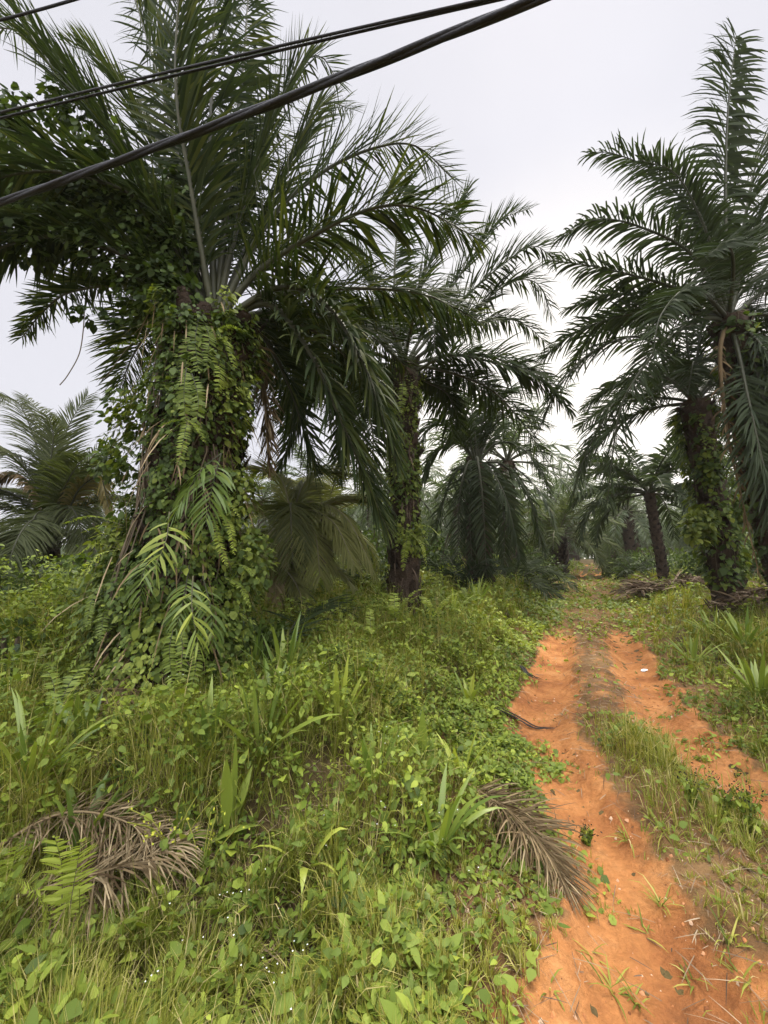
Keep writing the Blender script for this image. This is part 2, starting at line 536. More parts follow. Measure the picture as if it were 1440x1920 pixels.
def bare(x, y):
    """1 on open orange earth, 0 under the weeds"""
    d = track_d(x, y)
    wob = (fbm(x * 2.2, y * 2.2, 61) - .5) * 1.2 + (fbm(x * 7, y * 7, 62) - .5) * .6
    lim = np.interp(y, [0, 1.75, 2.0, 2.35, 5, 8, 11, 40], [1.18, 1.16, 1.06, .93, .95, .9, .7, .7])
    inside = 1 - sstep(-.12, .16, np.abs(d + .03) + wob * .5 - lim)
    med = np.exp(-((d - np.interp(y, [1.8, 3], [.12, .02])) / np.interp(y, [1.5, 2.0, 2.6, 3.3, 5, 8], [.3, .5, .46, .38, .28, .3])) ** 4) * sstep(1.65, 2.0, y)
    med = med * np.interp(y, [2, 3.4, 4.2, 7.5, 8.5], [1, .95, .35, .3, .7]) * (.55 + .9 * fbm(x * 3, y * 3, 64))
    grassy = sstep(8.3, 10.2, y) * (1 - sstep(20, 25, y))
    wl_, wr_ = np.interp(y, [2, 3.4, 6, 9], [.34, .34, .27, .27]), np.interp(y, [2, 3.4, 6, 9], [.4, .34, .28, .27])
    ruts = np.maximum(np.exp(-((d - np.interp(y, TY, RL) + wob * .25) / wl_) ** 4), np.exp(-((d - np.interp(y, TY, RR) + wob * .25) / wr_) ** 4))
    far_ = sstep(1.9, 2.5, y)
    inside = inside * (1 - far_ * (1 - np.clip(ruts + np.interp(y, [3.4, 4.4], [.3, .52]), 0, 1)))
    return np.clip(inside * (1 - med) * (1 - .9 * grassy) + wob * .4 * inside - .16 * inside * sstep(.35, .62, fbm(x * 1.7, y * 1.7, 68)), 0, 1)


kp = np.abs(U) < np.interp(TYY, [0, 2, 3, 40], [2.2, 2.0, 1.7, 1.5])
kp = kp[:-1, :-1] & kp[1:, 1:]
t_ = sheet('dirt_track', TXX, TYY, height(TXX, TYY) + .008, M['track'], kp, (bare(TXX, TYY)).ravel())
tag(t_, 'rutted orange earth track running into the plantation', 'track')

def canopy(x, y):
    """height of the weeds"""
    d = track_d(x, y)
    e = np.abs(d) - np.interp(y, [0, 1.75, 2.0, 2.35, 8], [1.14, 1.14, 1.04, .92, .9])
    H = .04 + .25 * sstep(0, 1.2, e) + .17 * sstep(1.2, 3.5, e)
    H = np.maximum(H, .15 * np.exp(-((d - .1) / .42) ** 4) * sstep(1.7, 2.1, y) * (1 - sstep(3.8, 4.6, y)))
    H = H + .10 * sstep(2.7, 3.5, -x) * sstep(3.6, 4.6, y) * (1 - sstep(7, 9, y))
    H = H * np.where(d > 0, .8, 1.0) * (.45 + 1.1 * fbm(x * 1.1, y * 1.1, 71))
    H = H * np.interp(y, [1, 2.3, 3.2], [.5, .7, 1]) * (.2 + 1.65 * sstep(.3, .68, fbm(x * 2.2 + 5, y * 2.2, 73)))
    return H * (1 - .65 * np.exp(-(((x + 2.0) / 1.0) ** 2 + ((y - 3.7) / .75) ** 2)))


# ------------------------------------------------------------------ palms
def trunk_mesh(mb, base, top, r0, r1, stubs=90, seed=0, fibres=0, tint=.4):
    r = np.random.default_rng(seed)
    base = np.array(base, float); top = np.array(top, float)
    n = 16
    C = base + (top - base) * np.linspace(0, 1, n)[:, None]
    C[1:-1, :2] += r.normal(0, .015, (n - 2, 2))
    rr = np.interp(np.linspace(0, 1, n), [0, .08, .25, .8, 1], [r0 * 1.25, r0 * 1.02, r0 * .95, r1, r1 * 1.1])
    C[0, 2] -= .15
    tube(mb, C, rr, 14, tint)
    ax = nrm(top - base)
    # spiral of cut leaf bases, each a blunt wedge leaning upwards
    k = np.arange(stubs); a = k * 2.39996
    t = (k + .5) / stubs
    R = np.interp(t, [0, .08, .25, .8, 1], [r0 * 1.25, r0 * 1.02, r0 * .95, r1, r1 * 1.1])
    out = np.stack([np.cos(a), np.sin(a), 0 * a], 1)
    P = base + (top - base) * t[:, None] + out * (R * .88)[:, None]
    D = out * .55 + ax * 1.0 + r.normal(0, .12, (stubs, 3))
    S = np.cross(out, ax)
    Ls = r0 * r.uniform(.5, .95, stubs); Ws = r0 * r.uniform(.5, .75, stubs)
    ribbon(mb, P, D, S, Ls, Ws, -.1, [1.2, .95, .7, .45], np.clip(tint + r.normal(0, .2, stubs), 0, 1), fold=-.55)
    ribbon(mb, P + out * (r0 * .12), D, S, Ls * .95, Ws * .9, -.1, [1.2, .95, .7, .45], np.clip(tint - .2 + r.normal(0, .1, stubs), 0, 1), fold=.3)
    if fibres:
        a = r.uniform(0, 2 * math.pi, fibres); t = r.uniform(.02, .95, fibres) ** 1.5
        out = np.stack([np.cos(a), np.sin(a), 0 * a], 1)
        R = np.interp(t, [0, .08, .25, .8, 1], [r0 * 1.25, r0 * 1.02, r0 * .95, r1, r1 * 1.1])
        P = base + (top - base) * t[:, None] + out * (R * 1.06 + .02)[:, None]
        D = np.stack([r.normal(0, .2, fibres), r.normal(0, .2, fibres), -np.ones(fibres)], 1) + out * .25
        ribbon(mb, P, D, np.cross(out, [0, 0, 1.0]), r.uniform(.15, .5, fibres), r.uniform(.012, .04, fibres), .8, [.6, 1, .7, .2], np.clip(r.normal(.55, .25, fibres), 0, 1))


def palm(name, label, base, crown, r0, r1, fronds, mat='palm', group=None, cat='palm tree', stubs=90, fibres=0, seed=0, petbase=True, **kw):
    """fronds: list of dict(path=[...], other frond() keywords, label=..., part=name)"""
    root = thing(name, label, cat, base, group)
    tb = MB(); trunk_mesh(tb, base, crown, r0, r1, stubs, seed, fibres)
    tb.build('trunk', M['bark'], root, base)
    for i, f in enumerate(fronds):
        f = dict(f); lab = f.pop('label', None); part = f.pop('part', 'frond'); mt = f.pop('mat', mat); mr = f.pop('rmat', 'rachis')
        args = dict(kw); args.update(f); pts = args.pop('path')
        fb = MB(); frond(fb, pts, seed=seed * 100 + i, **args)
        o = fb.build(part, [M[mt], M[mr]], root, base)
        if lab:
            o['label'] = lab
    return root


def free_fronds(c, n, L, seed, lo=-15, hi=75, bend=(55, 110), front=None):
    r = random.Random(seed); out = []
    for i in range(n):
        u = i / max(1, n - 1)
        az = i * 2.39996 + r.uniform(-.3, .3)
        el = hi + (lo - hi) * u + r.uniform(-6, 6)
        out.append(dict(path=arch(c, az, el, L * r.uniform(.85, 1.08), r.uniform(*bend) * (.7 + .3 * (1 - abs(el - 20) / 90)))))
    return out


def away(c, n, L, seed, lo, hi, half=2.3, **k):
    """extra fronds on the far side of a crown"""
    r = random.Random(seed); out = []
    for i in range(n):
        az = -half + 2 * half * (i + r.uniform(.1, .9)) / n
        out.append(dict(path=arch(c, az, lo + (hi - lo) * ((i * 7) % n) / max(1, n - 1), L * r.uniform(.85, 1.1), r.uniform(60, 105)), **k))
    return out


def P_(c, *q):
    """path from the crown through photo pixels with their depths"""
    return [np.array(c, float)] + [at(*k) for k in q]


# the big vine-covered palm at the left
b1 = ground_at(318, 1345); b1 = at(318, 1340, 4.35); b1[2] = height(b1[0], b1[1])
c1 = at(402, 612, 4.35)
F1 = []
def f1(path, **k): F1.append(dict(path=path, **k))
f1(P_(c1, (397, 420, 4.3), (396, 200, 4.25), (408, -120, 4.3)), droop=.45, view=(.1, -1, 0), Lmax=.8, plume=.9, wl=.034, tint=.35, angn=9)
f1(P_(c1, (450, 400, 4.4), (515, 215, 4.6), (560, 128, 4.8), (600, 104, 4.95), (632, 150, 5.1)), droop=.25, Lmax=.75)
f1(P_(c1, (500, 420, 4.4), (600, 326, 4.5), (700, 278, 4.6), (780, 274, 4.75), (852, 338, 4.95)), droop=.25, Lmax=.72, plume=.5, roll=.7)
f1(P_(c1, (480, 512, 4.3), (600, 434, 4.2), (705, 389, 4.15), (790, 392, 4.2), (892, 446, 4.3)), droop=.75, Lmax=.85, roll=.2)
f1(P_(c1, (480, 568, 4.6), (610, 542, 4.9), (790, 551, 5.4), (905, 606, 5.9)), droop=.8, Lmax=.9)
f1(P_(c1, (460, 596, 4.5), (500, 640, 4.8), (545, 730, 5.0), (590, 880, 5.1)), droop=.5, Lmax=.7)
f1(P_(c1, (500, 570, 4.3), (575, 650, 4.1), (640, 790, 4.1), (722, 985, 4.3)), droop=.7, Lmax=.78)
f1(P_(c1, (520, 540, 4.2), (610, 570, 4.0), (685, 690, 3.95), (742, 862, 4.05)), droop=.8, Lmax=.75)
f1(P_(c1, (330, 440, 4.3), (215, 270, 4.2), (100, 130, 4.15), (-10, -40, 4.2)), droop=.9, Lmax=.75, ragged=.15, tint=.35)
f1(P_(c1, (310, 330, 4.6), (230, 170, 4.9), (180, 105, 5.1), (130, 85, 5.3)), droop=.3, Lmax=.65)
f1(P_(c1, (270, 500, 4.2), (130, 445, 4.0), (0, 465, 3.9), (-110, 540, 3.9)), droop=1.3, Lmax=.7, ragged=.15, tint=.4)
f1(P_(c1, (260, 540, 4.6), (140, 545, 4.9), (85, 580, 5.1), (42, 632, 5.3)), droop=.4, Lmax=.5)
f1(P_(c1, (260, 430, 4.4), (100, 300, 4.3), (-60, 225, 4.3), (-180, 240, 4.4)), droop=1.0, Lmax=.75, ragged=.15, tint=.4)
f1(P_(c1, (345, 330, 4.5), (290, 120, 4.6), (235, -60, 4.8)), droop=.3, Lmax=.85, view=(-.6, -.8, 0))
f1(P_(c1, (432, 330, 4.5), (455, 130, 4.7), (470, -80, 5.0)), droop=.4, Lmax=.8, view=(.5, -.9, 0))
f1(P_(c1, (360, 360, 4.0), (330, 160, 3.7), (340, -90, 3.5)), droop=.5, Lmax=.75, view=(-.3, -1, 0))
f1(P_(c1, (470, 450, 4.9), (545, 300, 5.4), (600, 195, 6.0), (660, 205, 6.5)), droop=.4, Lmax=.8)
f1(P_(c1, (290, 400, 4.1), (150, 330, 3.8), (10, 330, 3.6), (-120, 400, 3.5)), droop=.9, Lmax=.75, ragged=.1, tint=.4)
f1(P_(c1, (440, 560, 4.9), (520, 470, 5.9), (620, 460, 7.0), (700, 520, 8.0)), droop=.6, Lmax=.8)
f1(P_(c1, (350, 540, 5.0), (270, 440, 6.0), (180, 420, 7.0), (110, 480, 7.8)), droop=.6, Lmax=.8)
f1(P_(c1, (300, 460, 4.4), (180, 390, 4.5), (60, 370, 4.5), (-60, 430, 4.5)), droop=.7, Lmax=.7, ragged=.1)
f1(P_(c1, (300, 380, 4.5), (160, 170, 4.6), (40, 60, 4.8), (-80, 60, 5.0)), droop=.8, Lmax=.7, ragged=.15, tint=.4)
f1(P_(c1, (405, 540, 5.0), (420, 400, 5.9), (445, 250, 6.8), (470, 190, 7.8)), droop=.5, Lmax=.8)
f1(P_(c1, (470, 640, 4.6), (495, 740, 4.8), (505, 880, 4.8)), droop=1.2, Lmax=.4, ragged=.35, mat='dead', rmat='dead', part='dead_frond', label='dry brown frond hanging at the right of the trunk')
F1 += away(c1, 7, 3.9, 901, 40, 80, 1.0)
palm('oil_palm', 'huge oil palm with its trunk buried under climbing vines and ferns', b1, c1, .42, .36, F1, seed=1, pairs=165, wl=.034, Lmax=.92, angn=9, stubs=120, rad=.05, fibres=900)

# second palm, in the middle
b2 = at(757, 1150, 9.0); b2[2] = height(b2[0], b2[1])
c2 = at(757, 690, 9.0)
F2 = []
def f2(path, **k): F2.append(dict(path=path, **k))
f2(P_(c2, (815, 590, 9.1), (880, 490, 9.2), (935, 415, 9.4), (992, 392, 9.7)), Lmax=.8, droop=.3)
f2(P_(c2, (855, 575, 8.9), (945, 494, 8.8), (1002, 462, 8.9), (1042, 490, 9.1)), Lmax=.8, droop=.5)
f2(P_(c2, (860, 610, 9.2), (950, 533, 9.5), (1008, 532, 9.7), (1034, 592, 9.9)), Lmax=.85, droop=.7)
f2(P_(c2, (850, 625, 9.4), (926, 601, 9.8), (980, 606, 10.1), (1034, 652, 10.4)), Lmax=.8, droop=.8)
f2(P_(c2, (785, 693, 8.8), (840, 666, 8.5), (935, 682, 8.3), (1017, 715, 8.3), (1070, 770, 8.4)), Lmax=.8, droop=1.1)
f2(P_(c2, (810, 690, 9.0), (913, 726, 9.3), (975, 788, 9.5), (1022, 860, 9.7)), Lmax=.8, droop=.6)
f2(P_(c2, (800, 715, 9.3), (840, 740, 9.8), (865, 800, 10.1)), Lmax=.6, droop=.6)
f2(P_(c2, (690, 620, 9.0), (600, 610, 9.0), (530, 660, 9.1), (490, 740, 9.2)), Lmax=.9, droop=.8)
f2(P_(c2, (690, 660, 8.6), (620, 690, 8.2), (560, 780, 8.0), (525, 880, 8.0)), Lmax=.85, droop=.6)
f2(P_(c2, (720, 690, 8.4), (690, 740, 7.8), (700, 830, 7.4), (690, 930, 7.4)), Lmax=.8, droop=.6)
f2(P_(c2, (740, 560, 9.0), (745, 430, 9.1), (765, 300, 9.3)), Lmax=.85, droop=.4)
f2(P_(c2, (780, 560, 9.0), (830, 440, 9.2), (880, 350, 9.6)), Lmax=.85, droop=.4)
f2(P_(c2, (715, 570, 9.2), (650, 460, 9.5), (570, 420, 9.8)), Lmax=.85, droop=.5)
f2(P_(c2, (690, 600, 9.6), (600, 540, 10.4), (520, 560, 11.2)), Lmax=.9, droop=.7)
f2(P_(c2, (770, 620, 8.3), (790, 560, 7.4), (810, 580, 6.4), (815, 660, 6.0)), Lmax=.8, droop=.7)
f2(P_(c2, (740, 630, 8.3), (705, 570, 7.5), (670, 600, 6.8), (650, 680, 6.5)), Lmax=.8, droop=.7)
f2(P_(c2, (765, 630, 10), (800, 560, 11), (850, 570, 12), (890, 640, 12.6)), Lmax=.9, droop=.7)
f2(P_(c2, (735, 630, 10), (700, 580, 11), (640, 590, 12), (600, 650, 12.6)), Lmax=.9, droop=.7)
f2(P_(c2, (720, 700, 9.2), (660, 720, 9.4), (640, 800, 9.5), (640, 900, 9.5)), Lmax=.8, droop=.6)
F2 += away(c2, 7, 3.6, 902, 20, 75, 1.8)
palm('oil_palm', 'tall straight oil palm with brown fibrous trunk base beside the track, middle of the view', b2, c2, .34, .30, F2, seed=2, pairs=120, wl=.052, Lmax=.95, angn=7, stubs=110, fibres=420, rad=.05, tint=.45)

# third palm, lower, with long hanging fronds, behind the second
b3 = at(900, 1100, 13.5); b3[2] = height(b3[0], b3[1])
c3 = at(893, 872, 13.5)
F3 = []
for q, k in [(((888, 790, 13.4), (872, 700, 13.5)), dict(droop=.5)), (((905, 790, 13.6), (925, 715, 14)), dict(droop=.5)),
             (((850, 800, 13.3), (810, 795, 13.1), (785, 850, 13)), {}), (((860, 830, 13.5), (815, 850, 13.6), (790, 910, 13.7)), {}),
             (((925, 800, 13.4), (975, 770, 13.3), (1030, 800, 13.3)), {}), (((935, 830, 13.4), (990, 850, 13.2), (1030, 920, 13.1)), {}),
             (((940, 870, 13.2), (990, 930, 13), (1022, 1040, 13)), {}), (((915, 875, 12.9), (950, 940, 12.3), (975, 1050, 12.2)), {}),
             (((895, 860, 12.6), (905, 940, 12), (912, 1085, 12)), dict(Lmax=.75)), (((878, 868, 12.8), (862, 930, 12.4), (858, 1050, 12.4)), dict(Lmax=.75)),
             (((860, 880, 13), (835, 930, 12.9), (815, 1010, 12.9)), {}), (((930, 880, 13.4), (945, 970, 13.3), (945, 1060, 13.3)), {}),
             (((880, 830, 14.4), (870, 790, 15.3), (850, 820, 16)), {}), (((915, 830, 14.4), (940, 800, 15.3), (970, 840, 16)), {}),
             (((870, 790, 13.2), (835, 730, 13.1), (800, 740, 13)), {}), (((920, 780, 13.5), (960, 730, 13.7), (1000, 745, 14)), {}),
             (((880, 870, 12.8), (880, 960, 12.3), (885, 1060, 12.3)), dict(Lmax=.7))]:
    F3.append(dict(path=P_(c3, *q), **k))
palm('oil_palm', 'short oil palm with many fronds hanging straight down around its dark trunk', b3, c3, .42, .38, F3, mat='palm_far', seed=3, pairs=84, wl=.055, droop=.8, Lmax=.8, rad=.06, tint=.4)

# palm at the right edge, tallest in the frame
b4 = at(1495, 1150, 7.4); b4[2] = height(b4[0], b4[1])
c4 = at(1366, 600, 7.4)
F4 = []
def f4(*q, **k): F4.append(dict(path=P_(c4, *q), **k))
f4((1360, 400, 7.2), (1364, 220, 7.1), (1380, 66, 7.1), droop=.9, Lmax=.85, view=(.25, -1, 0), lens=[.8, .9, 1, 1, .85, .55], sweep=(8, 38), wl=.07, pairs=165)
f4((1390, 640, 7.2), (1425, 720, 7.0), (1440, 860, 6.9), (1450, 1000, 6.9), droop=.8, Lmax=.8)
f4((1405, 620, 7.6), (1430, 680, 7.8), (1425, 800, 7.9), droop=.9, Lmax=.8)
f4((1318, 440, 7.3), (1238, 330, 7.2), (1150, 288, 7.2), (1106, 288, 7.2), droop=1.1, Lmax=.75)
f4((1300, 480, 7.1), (1190, 422, 6.9), (1112, 413, 6.8), (1052, 445, 6.8), droop=1.1, Lmax=.72)
f4((1270, 542, 7.4), (1130, 503, 7.5), (1034, 488, 7.6), droop=1.2, Lmax=.7)
f4((1270, 570, 7.8), (1150, 552, 8.1), (1064, 580, 8.3), droop=1.0, Lmax=.65)
f4((1310, 600, 7.0), (1248, 642, 6.7), (1195, 705, 6.6), (1160, 780, 6.6), (1138, 945, 6.6), droop=.9, Lmax=.85)
f4((1375, 500, 6.6), (1362, 460, 5.9), (1322, 482, 5.3), droop=.6, Lmax=.6)
f4((1384, 660, 7.0), (1402, 745, 6.7), (1436, 890, 6.5), (1480, 1020, 6.5), droop=.5, Lmax=.95, pet=.3)
f4((1420, 640, 7.0), (1470, 720, 6.8), (1500, 860, 6.7), droop=.7, Lmax=1.0)
f4((1410, 440, 7.3), (1470, 330, 7.3), (1560, 290, 7.3), droop=.9)
f4((1440, 540, 7.4), (1530, 500, 7.4), (1640, 560, 7.4), droop=.9)
f4((1395, 420, 7.6), (1430, 270, 7.8), (1500, 170, 8.0), droop=.7)
f4((1430, 590, 7.2), (1520, 620, 7.0), (1600, 740, 7.0), droop=.9)
f4((1345, 480, 8.2), (1310, 400, 9.2), (1270, 400, 10), droop=.8)
f4((1390, 500, 8.4), (1430, 430, 9.4), (1480, 450, 10.2), droop=.8)
f4((1330, 560, 6.6), (1290, 540, 5.9), (1240, 590, 5.4), (1225, 660, 5.2), droop=.7, Lmax=.7)
f4((1400, 600, 8.0), (1440, 640, 8.6), (1470, 760, 8.9), droop=.8)
f4((1330, 450, 7.0), (1270, 330, 6.8), (1200, 300, 6.7), droop=1.0, Lmax=.65)
f4((1350, 660, 7.0), (1362, 800, 6.8), (1384, 905, 6.8), (1425, 1085, 6.9), mat='dead', rmat='dead', part='dead_frond', label='dry brown frond hanging down along the trunk', droop=1.6, Lmax=.35, ragged=.35, pairs=40, wl=.03)
F4 += away(c4, 5, 3.4, 904, 30, 70, 1.6)
palm('oil_palm', 'tallest oil palm with one frond standing upright, at the right edge', b4, c4, .29, .27, F4, mat='palm_far', seed=4, pairs=110, wl=.04, angn=7, droop=.9, Lmax=.78, rad=.05, tint=.3)

# palm just left of it, by the track, leaf-covered trunk
b5 = at(1368, 1125, 9.6); b5[2] = height(b5[0], b5[1])
c5 = at(1303, 755, 9.6)
F5 = []
def f5(*q, **k): F5.append(dict(path=P_(c5, *q), **k))
f5((1270, 690, 9.4), (1200, 632, 9.1), (1110, 660, 8.9), (1052, 722, 8.8), (1012, 800, 8.8), droop=1.0, Lmax=.85)
f5((1240, 705, 9.5), (1170, 735, 9.3), (1108, 830, 9.2), (1070, 940, 9.2), droop=1.0, Lmax=.8)
f5((1250, 700, 10), (1165, 716, 10.4), (1098, 762, 10.7), droop=.9, Lmax=.75)
f5((1260, 660, 10), (1195, 608, 10.4), (1126, 612, 10.8), droop=.8, Lmax=.75)
f5((1310, 650, 9.5), (1330, 560, 9.6), (1370, 520, 9.8), droop=.7)
f5((1350, 690, 9.5), (1410, 650, 9.5), (1470, 690, 9.5), droop=.9)
f5((1350, 735, 9.4), (1410, 740, 9.3), (1450, 830, 9.3), droop=.9)
f5((1340, 760, 9.8), (1380, 800, 10), (1400, 900, 10), droop=.9)
f5((1290, 660, 9.6), (1280, 570, 9.7), (1260, 520, 9.9), droop=.7)
f5((1320, 720, 10.6), (1340, 690, 11.4), (1370, 740, 12), droop=.8)
f5((1280, 720, 10.6), (1250, 690, 11.4), (1215, 750, 12), droop=.8)
f5((1305, 700, 8.8), (1300, 680, 8.0), (1290, 740, 7.5), droop=.7, Lmax=.7)
F5 += away(c5, 5, 3.6, 905, 5, 60, 1.6)
palm('oil_palm', 'oil palm with leafy creepers up its dark trunk, in front of the right edge palm', b5, c5, .30, .29, F5, mat='palm_far', seed=5, pairs=100, wl=.043, angn=7, Lmax=.8, rad=.05, tint=.35)

# slim palm with a bare dark trunk, farther along the track on the right

b6 = at(1247, 1092, 17.5); b6[2] = height(b6[0], b6[1])
c6 = at(1217, 925, 17.5)
palm('oil_palm', 'slim oil palm with bare blackish leaning trunk right of the track', b6, c6, .21, .19, free_fronds(c6, 20, 4.0, 61, -2, 72),
     mat='palm_far', seed=6, pairs=60, wl=.085, Lmax=.85, droop=.9, rad=.06, tint=.4)
b7 = at(1050, 1075, 26); b7[2] = height(b7[0], b7[1])
c7 = at(1048, 1005, 26)
palm('oil_palm', 'young pale green oil palm left of where the track narrows in the distance', b7, c7, .38, .36, free_fronds(c7, 24, 4.6, 71, -20, 80),
     mat='palm_far', seed=7, pairs=56, wl=.09, Lmax=.9, droop=.7, rad=.06, tint=.75)

# young coconut palms
b8 = at(95, 1100, 9.5); b8[2] = height(b8[0], b8[1])
c8 = at(96, 985, 9.5)
F8 = []
def f8(*q, **k): F8.append(dict(path=P_(c8, *q), **k))
f8((92, 900, 9.4), (100, 820, 9.3), (92, 785, 9.1), view=(0, -1, 0), Lmax=.75)
f8((80, 890, 9.6), (62, 815, 9.7), (28, 750, 9.9), (-30, 750, 10), Lmax=.8)
f8((105, 880, 9.8), (85, 790, 10), (45, 742, 10.3), droop=.3, Lmax=.8)
f8((110, 880, 9.6), (128, 800, 9.8), (165, 742, 10), droop=.3, Lmax=.75)
f8((120, 930, 9.5), (155, 880, 9.5), (205, 832, 9.6), (250, 850, 9.7), Lmax=.7, droop=1.0)
f8((60, 900, 9.3), (20, 850, 9.1), (-40, 850, 9.0), droop=.9)
f8((60, 950, 9.3), (0, 920, 9.2), (-60, 960, 9.2), droop=.9)
f8((115, 950, 9.2), (140, 960, 8.9), (160, 1030, 8.8), droop=.9)
f8((80, 960, 9.0), (60, 980, 8.5), (30, 1080, 8.4), droop=.9)
f8((70, 930, 9.2), (40, 893, 9.0), (0, 897, 8.9), (-30, 950, 8.9), mat='dead', rmat='dead', part='dead_frond', label='brown dried frond arching to the left', droop=1.8, Lmax=.6)
f8((125, 960, 9.3), (150, 915, 9.2), (188, 897, 9.2), (205, 960, 9.2), mat='yellow', part='yellow_frond', label='yellowing frond', droop=1.4, Lmax=.55)
F8 += away(c8 - [0, 0, .1], 12, 2.9, 908, -25, 75, 3.1)
palm('coconut_palm', 'young coconut palm with upright fan of fronds against the sky at the left edge', b8, c8, .24, .18, F8, mat='coconut', seed=8, pairs=125, wl=.032, Lmax=.95,
     plume=.08, roll=.15, droop=.75, rad=.04, stubs=30, tint=.28, pet=.1, prof=PROF_L)

b9 = at(552, 1130, 7.6); b9[2] = height(b9[0], b9[1])
c9 = at(550, 1010, 7.6)
F9 = []
def f9(*q, **k): F9.append(dict(path=P_(c9, *q), **k))
f9((588, 948, 7.4), (648, 970, 7.2), (702, 1075, 7.2), droop=1.1, Lmax=.65)
f9((575, 960, 7.2), (625, 980, 6.8), (665, 1060, 6.6), droop=1.0, Lmax=.65)
f9((585, 1050, 7.3), (640, 1075, 7.1), (668, 1108, 7.0), droop=.6, Lmax=.4, tint=.8)
f9((527, 1050, 7.2), (555, 1095, 6.8), (578, 1160, 6.6), droop=.4, Lmax=.4, tint=.85)
f9((540, 940, 7.5), (520, 890, 7.6), (470, 880, 7.8), droop=.6)
f9((560, 930, 7.7), (590, 890, 7.9), (650, 890, 8.2), droop=.6, tint=.7)
f9((530, 990, 7.4), (500, 1010, 7.2), (480, 1110, 7.1), droop=1.0)
f9((548, 960, 7.0), (545, 950, 6.6), (548, 1050, 6.3), droop=1.0, tint=.6)
f9((565, 980, 7.1), (590, 1000, 6.7), (600, 1080, 6.5), droop=1.0)
f9((535, 1010, 7.3), (520, 1040, 7.1), (515, 1150, 7.0), mat='dead', rmat='dead', part='dead_frond', droop=1.0, Lmax=.4)
F9 += away(c9, 5, 2.1, 909, 25, 75, 1.6)
palm('coconut_palm', 'low coconut palm with glossy drooping fronds right behind the vine-covered trunk', b9, c9, .22, .17, F9, mat='coconut', seed=9, pairs=110, wl=.03, Lmax=.8,
     plume=.05, roll=.15, rad=.04, stubs=30, tint=.9, pet=.12, prof=PROF_L)
b10 = at(612, 1095, 12); b10[2] = height(b10[0], b10[1])
c10 = at(610, 975, 12)
palm('coconut_palm', 'pale green coconut palm showing its top above the low coconut palm', b10, c10, .22, .17, free_fronds(c10, 15, 2.9, 101, -25, 82, (60, 100)), mat='coconut', seed=10,
     pairs=60, wl=.04, Lmax=.6, plume=.05, roll=.15, rad=.04, stubs=30, tint=.9, pet=.12, droop=.7, prof=PROF_L)

# background plantation: three kinds of palm, copied row by row
def proto(seed, hgt, n, L, tint, lo):
    c = np.array([0, 0, hgt])
    tb = MB(); trunk_mesh(tb, (0, 0, -.3), c, .36, .32, 40, seed)
    fb = MB()
    for i, f in enumerate(free_fronds(c, n, L, seed, lo, 78)):
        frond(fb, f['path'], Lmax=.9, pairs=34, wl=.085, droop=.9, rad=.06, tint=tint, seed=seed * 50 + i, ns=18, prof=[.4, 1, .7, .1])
    return tb.mesh('trunk', M['bark']), fb.mesh('crown', [M['palm_bg'], M['rachis']])


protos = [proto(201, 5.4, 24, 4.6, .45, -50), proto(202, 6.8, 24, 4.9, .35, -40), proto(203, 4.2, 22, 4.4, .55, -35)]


def bg_palm(x, y, k, rz, s, label, group):
    z = float(height(x, y))
    root = thing('oil_palm', label, 'palm tree', (x, y, z), group)
    root.rotation_euler = (0, 0, rz); root.scale = (s, s, s)
    for nm, me in zip(('trunk', 'crown'), protos[k]):
        o = bpy.data.objects.new(nm, me); COL.objects.link(o); o.parent = root


rr = random.Random(5)
rows = []
for i in range(13):
    for j in range(-6, 8):
        y = 20 + i * 5.6 + (j % 2) * 3.2 + rr.uniform(-1, 1)
        x = np.interp(y, TY, TX) + (j - .5) * 6.8 + rr.uniform(-.8, .8)
        if abs(x) > 1.12 * y + 3 or (abs(x - b6[0]) < 3 and abs(y - b6[1]) < 4) or (abs(x - b7[0]) < 4.5 and y < 29):
            continue
        if x < -2 - (y - 19) * .1 and y < 32:
            continue
        rows.append((x, y, j))
rows.sort(key=lambda q: q[1])
for x, y, j in rows:
    far = 'far' if y > 45 else 'nearer'
    side = 'left' if j < 1 else 'right'
    bg_palm(x, y, rr.randrange(3), rr.uniform(0, 6.28), rr.uniform(.85, 1.1),
            {'far': 'hazy oil palm deep in the plantation, %s of the track', 'nearer': 'plantation oil palm standing behind the front palms, %s of the track'}[far] % side,
            '%s plantation palms %s of the track' % (far, side))
ap = MB()
for i, f in enumerate(free_fronds(np.zeros(3), 14, 1.9, 909, 10, 80, (70, 120))):
    frond(ap, f['path'], Lmax=.5, pairs=22, wl=.07, droop=.7, rad=.03, tint=.45, seed=909 + i, ns=12, prof=[.4, 1, .7, .1])
ame = ap.mesh('palm_sapling', [M['palm_bg'], M['rachis']])
for i in range(70):
    y = rr.uniform(17, 60); x = rr.uniform(-1.0, 1.0) * y
    if abs(float(track_d(x, y))) < 3.4 or (x < 0 and y < 19):
        continue
    o = bpy.data.objects.new('palm_sapling', ame); COL.objects.link(o)
    o.location = (x, y, float(height(x, y))); o.rotation_euler = (0, 0, rr.uniform(0, 6.28)); k = rr.uniform(.8, 1.5); o.scale = (k, k, k * rr.uniform(.8, 1.1))
    tag(o, 'low palm sapling in the shade between the plantation trunks', 'palm sapling', 'saplings under the plantation palms')
mb = MB(); r = random.Random(77)
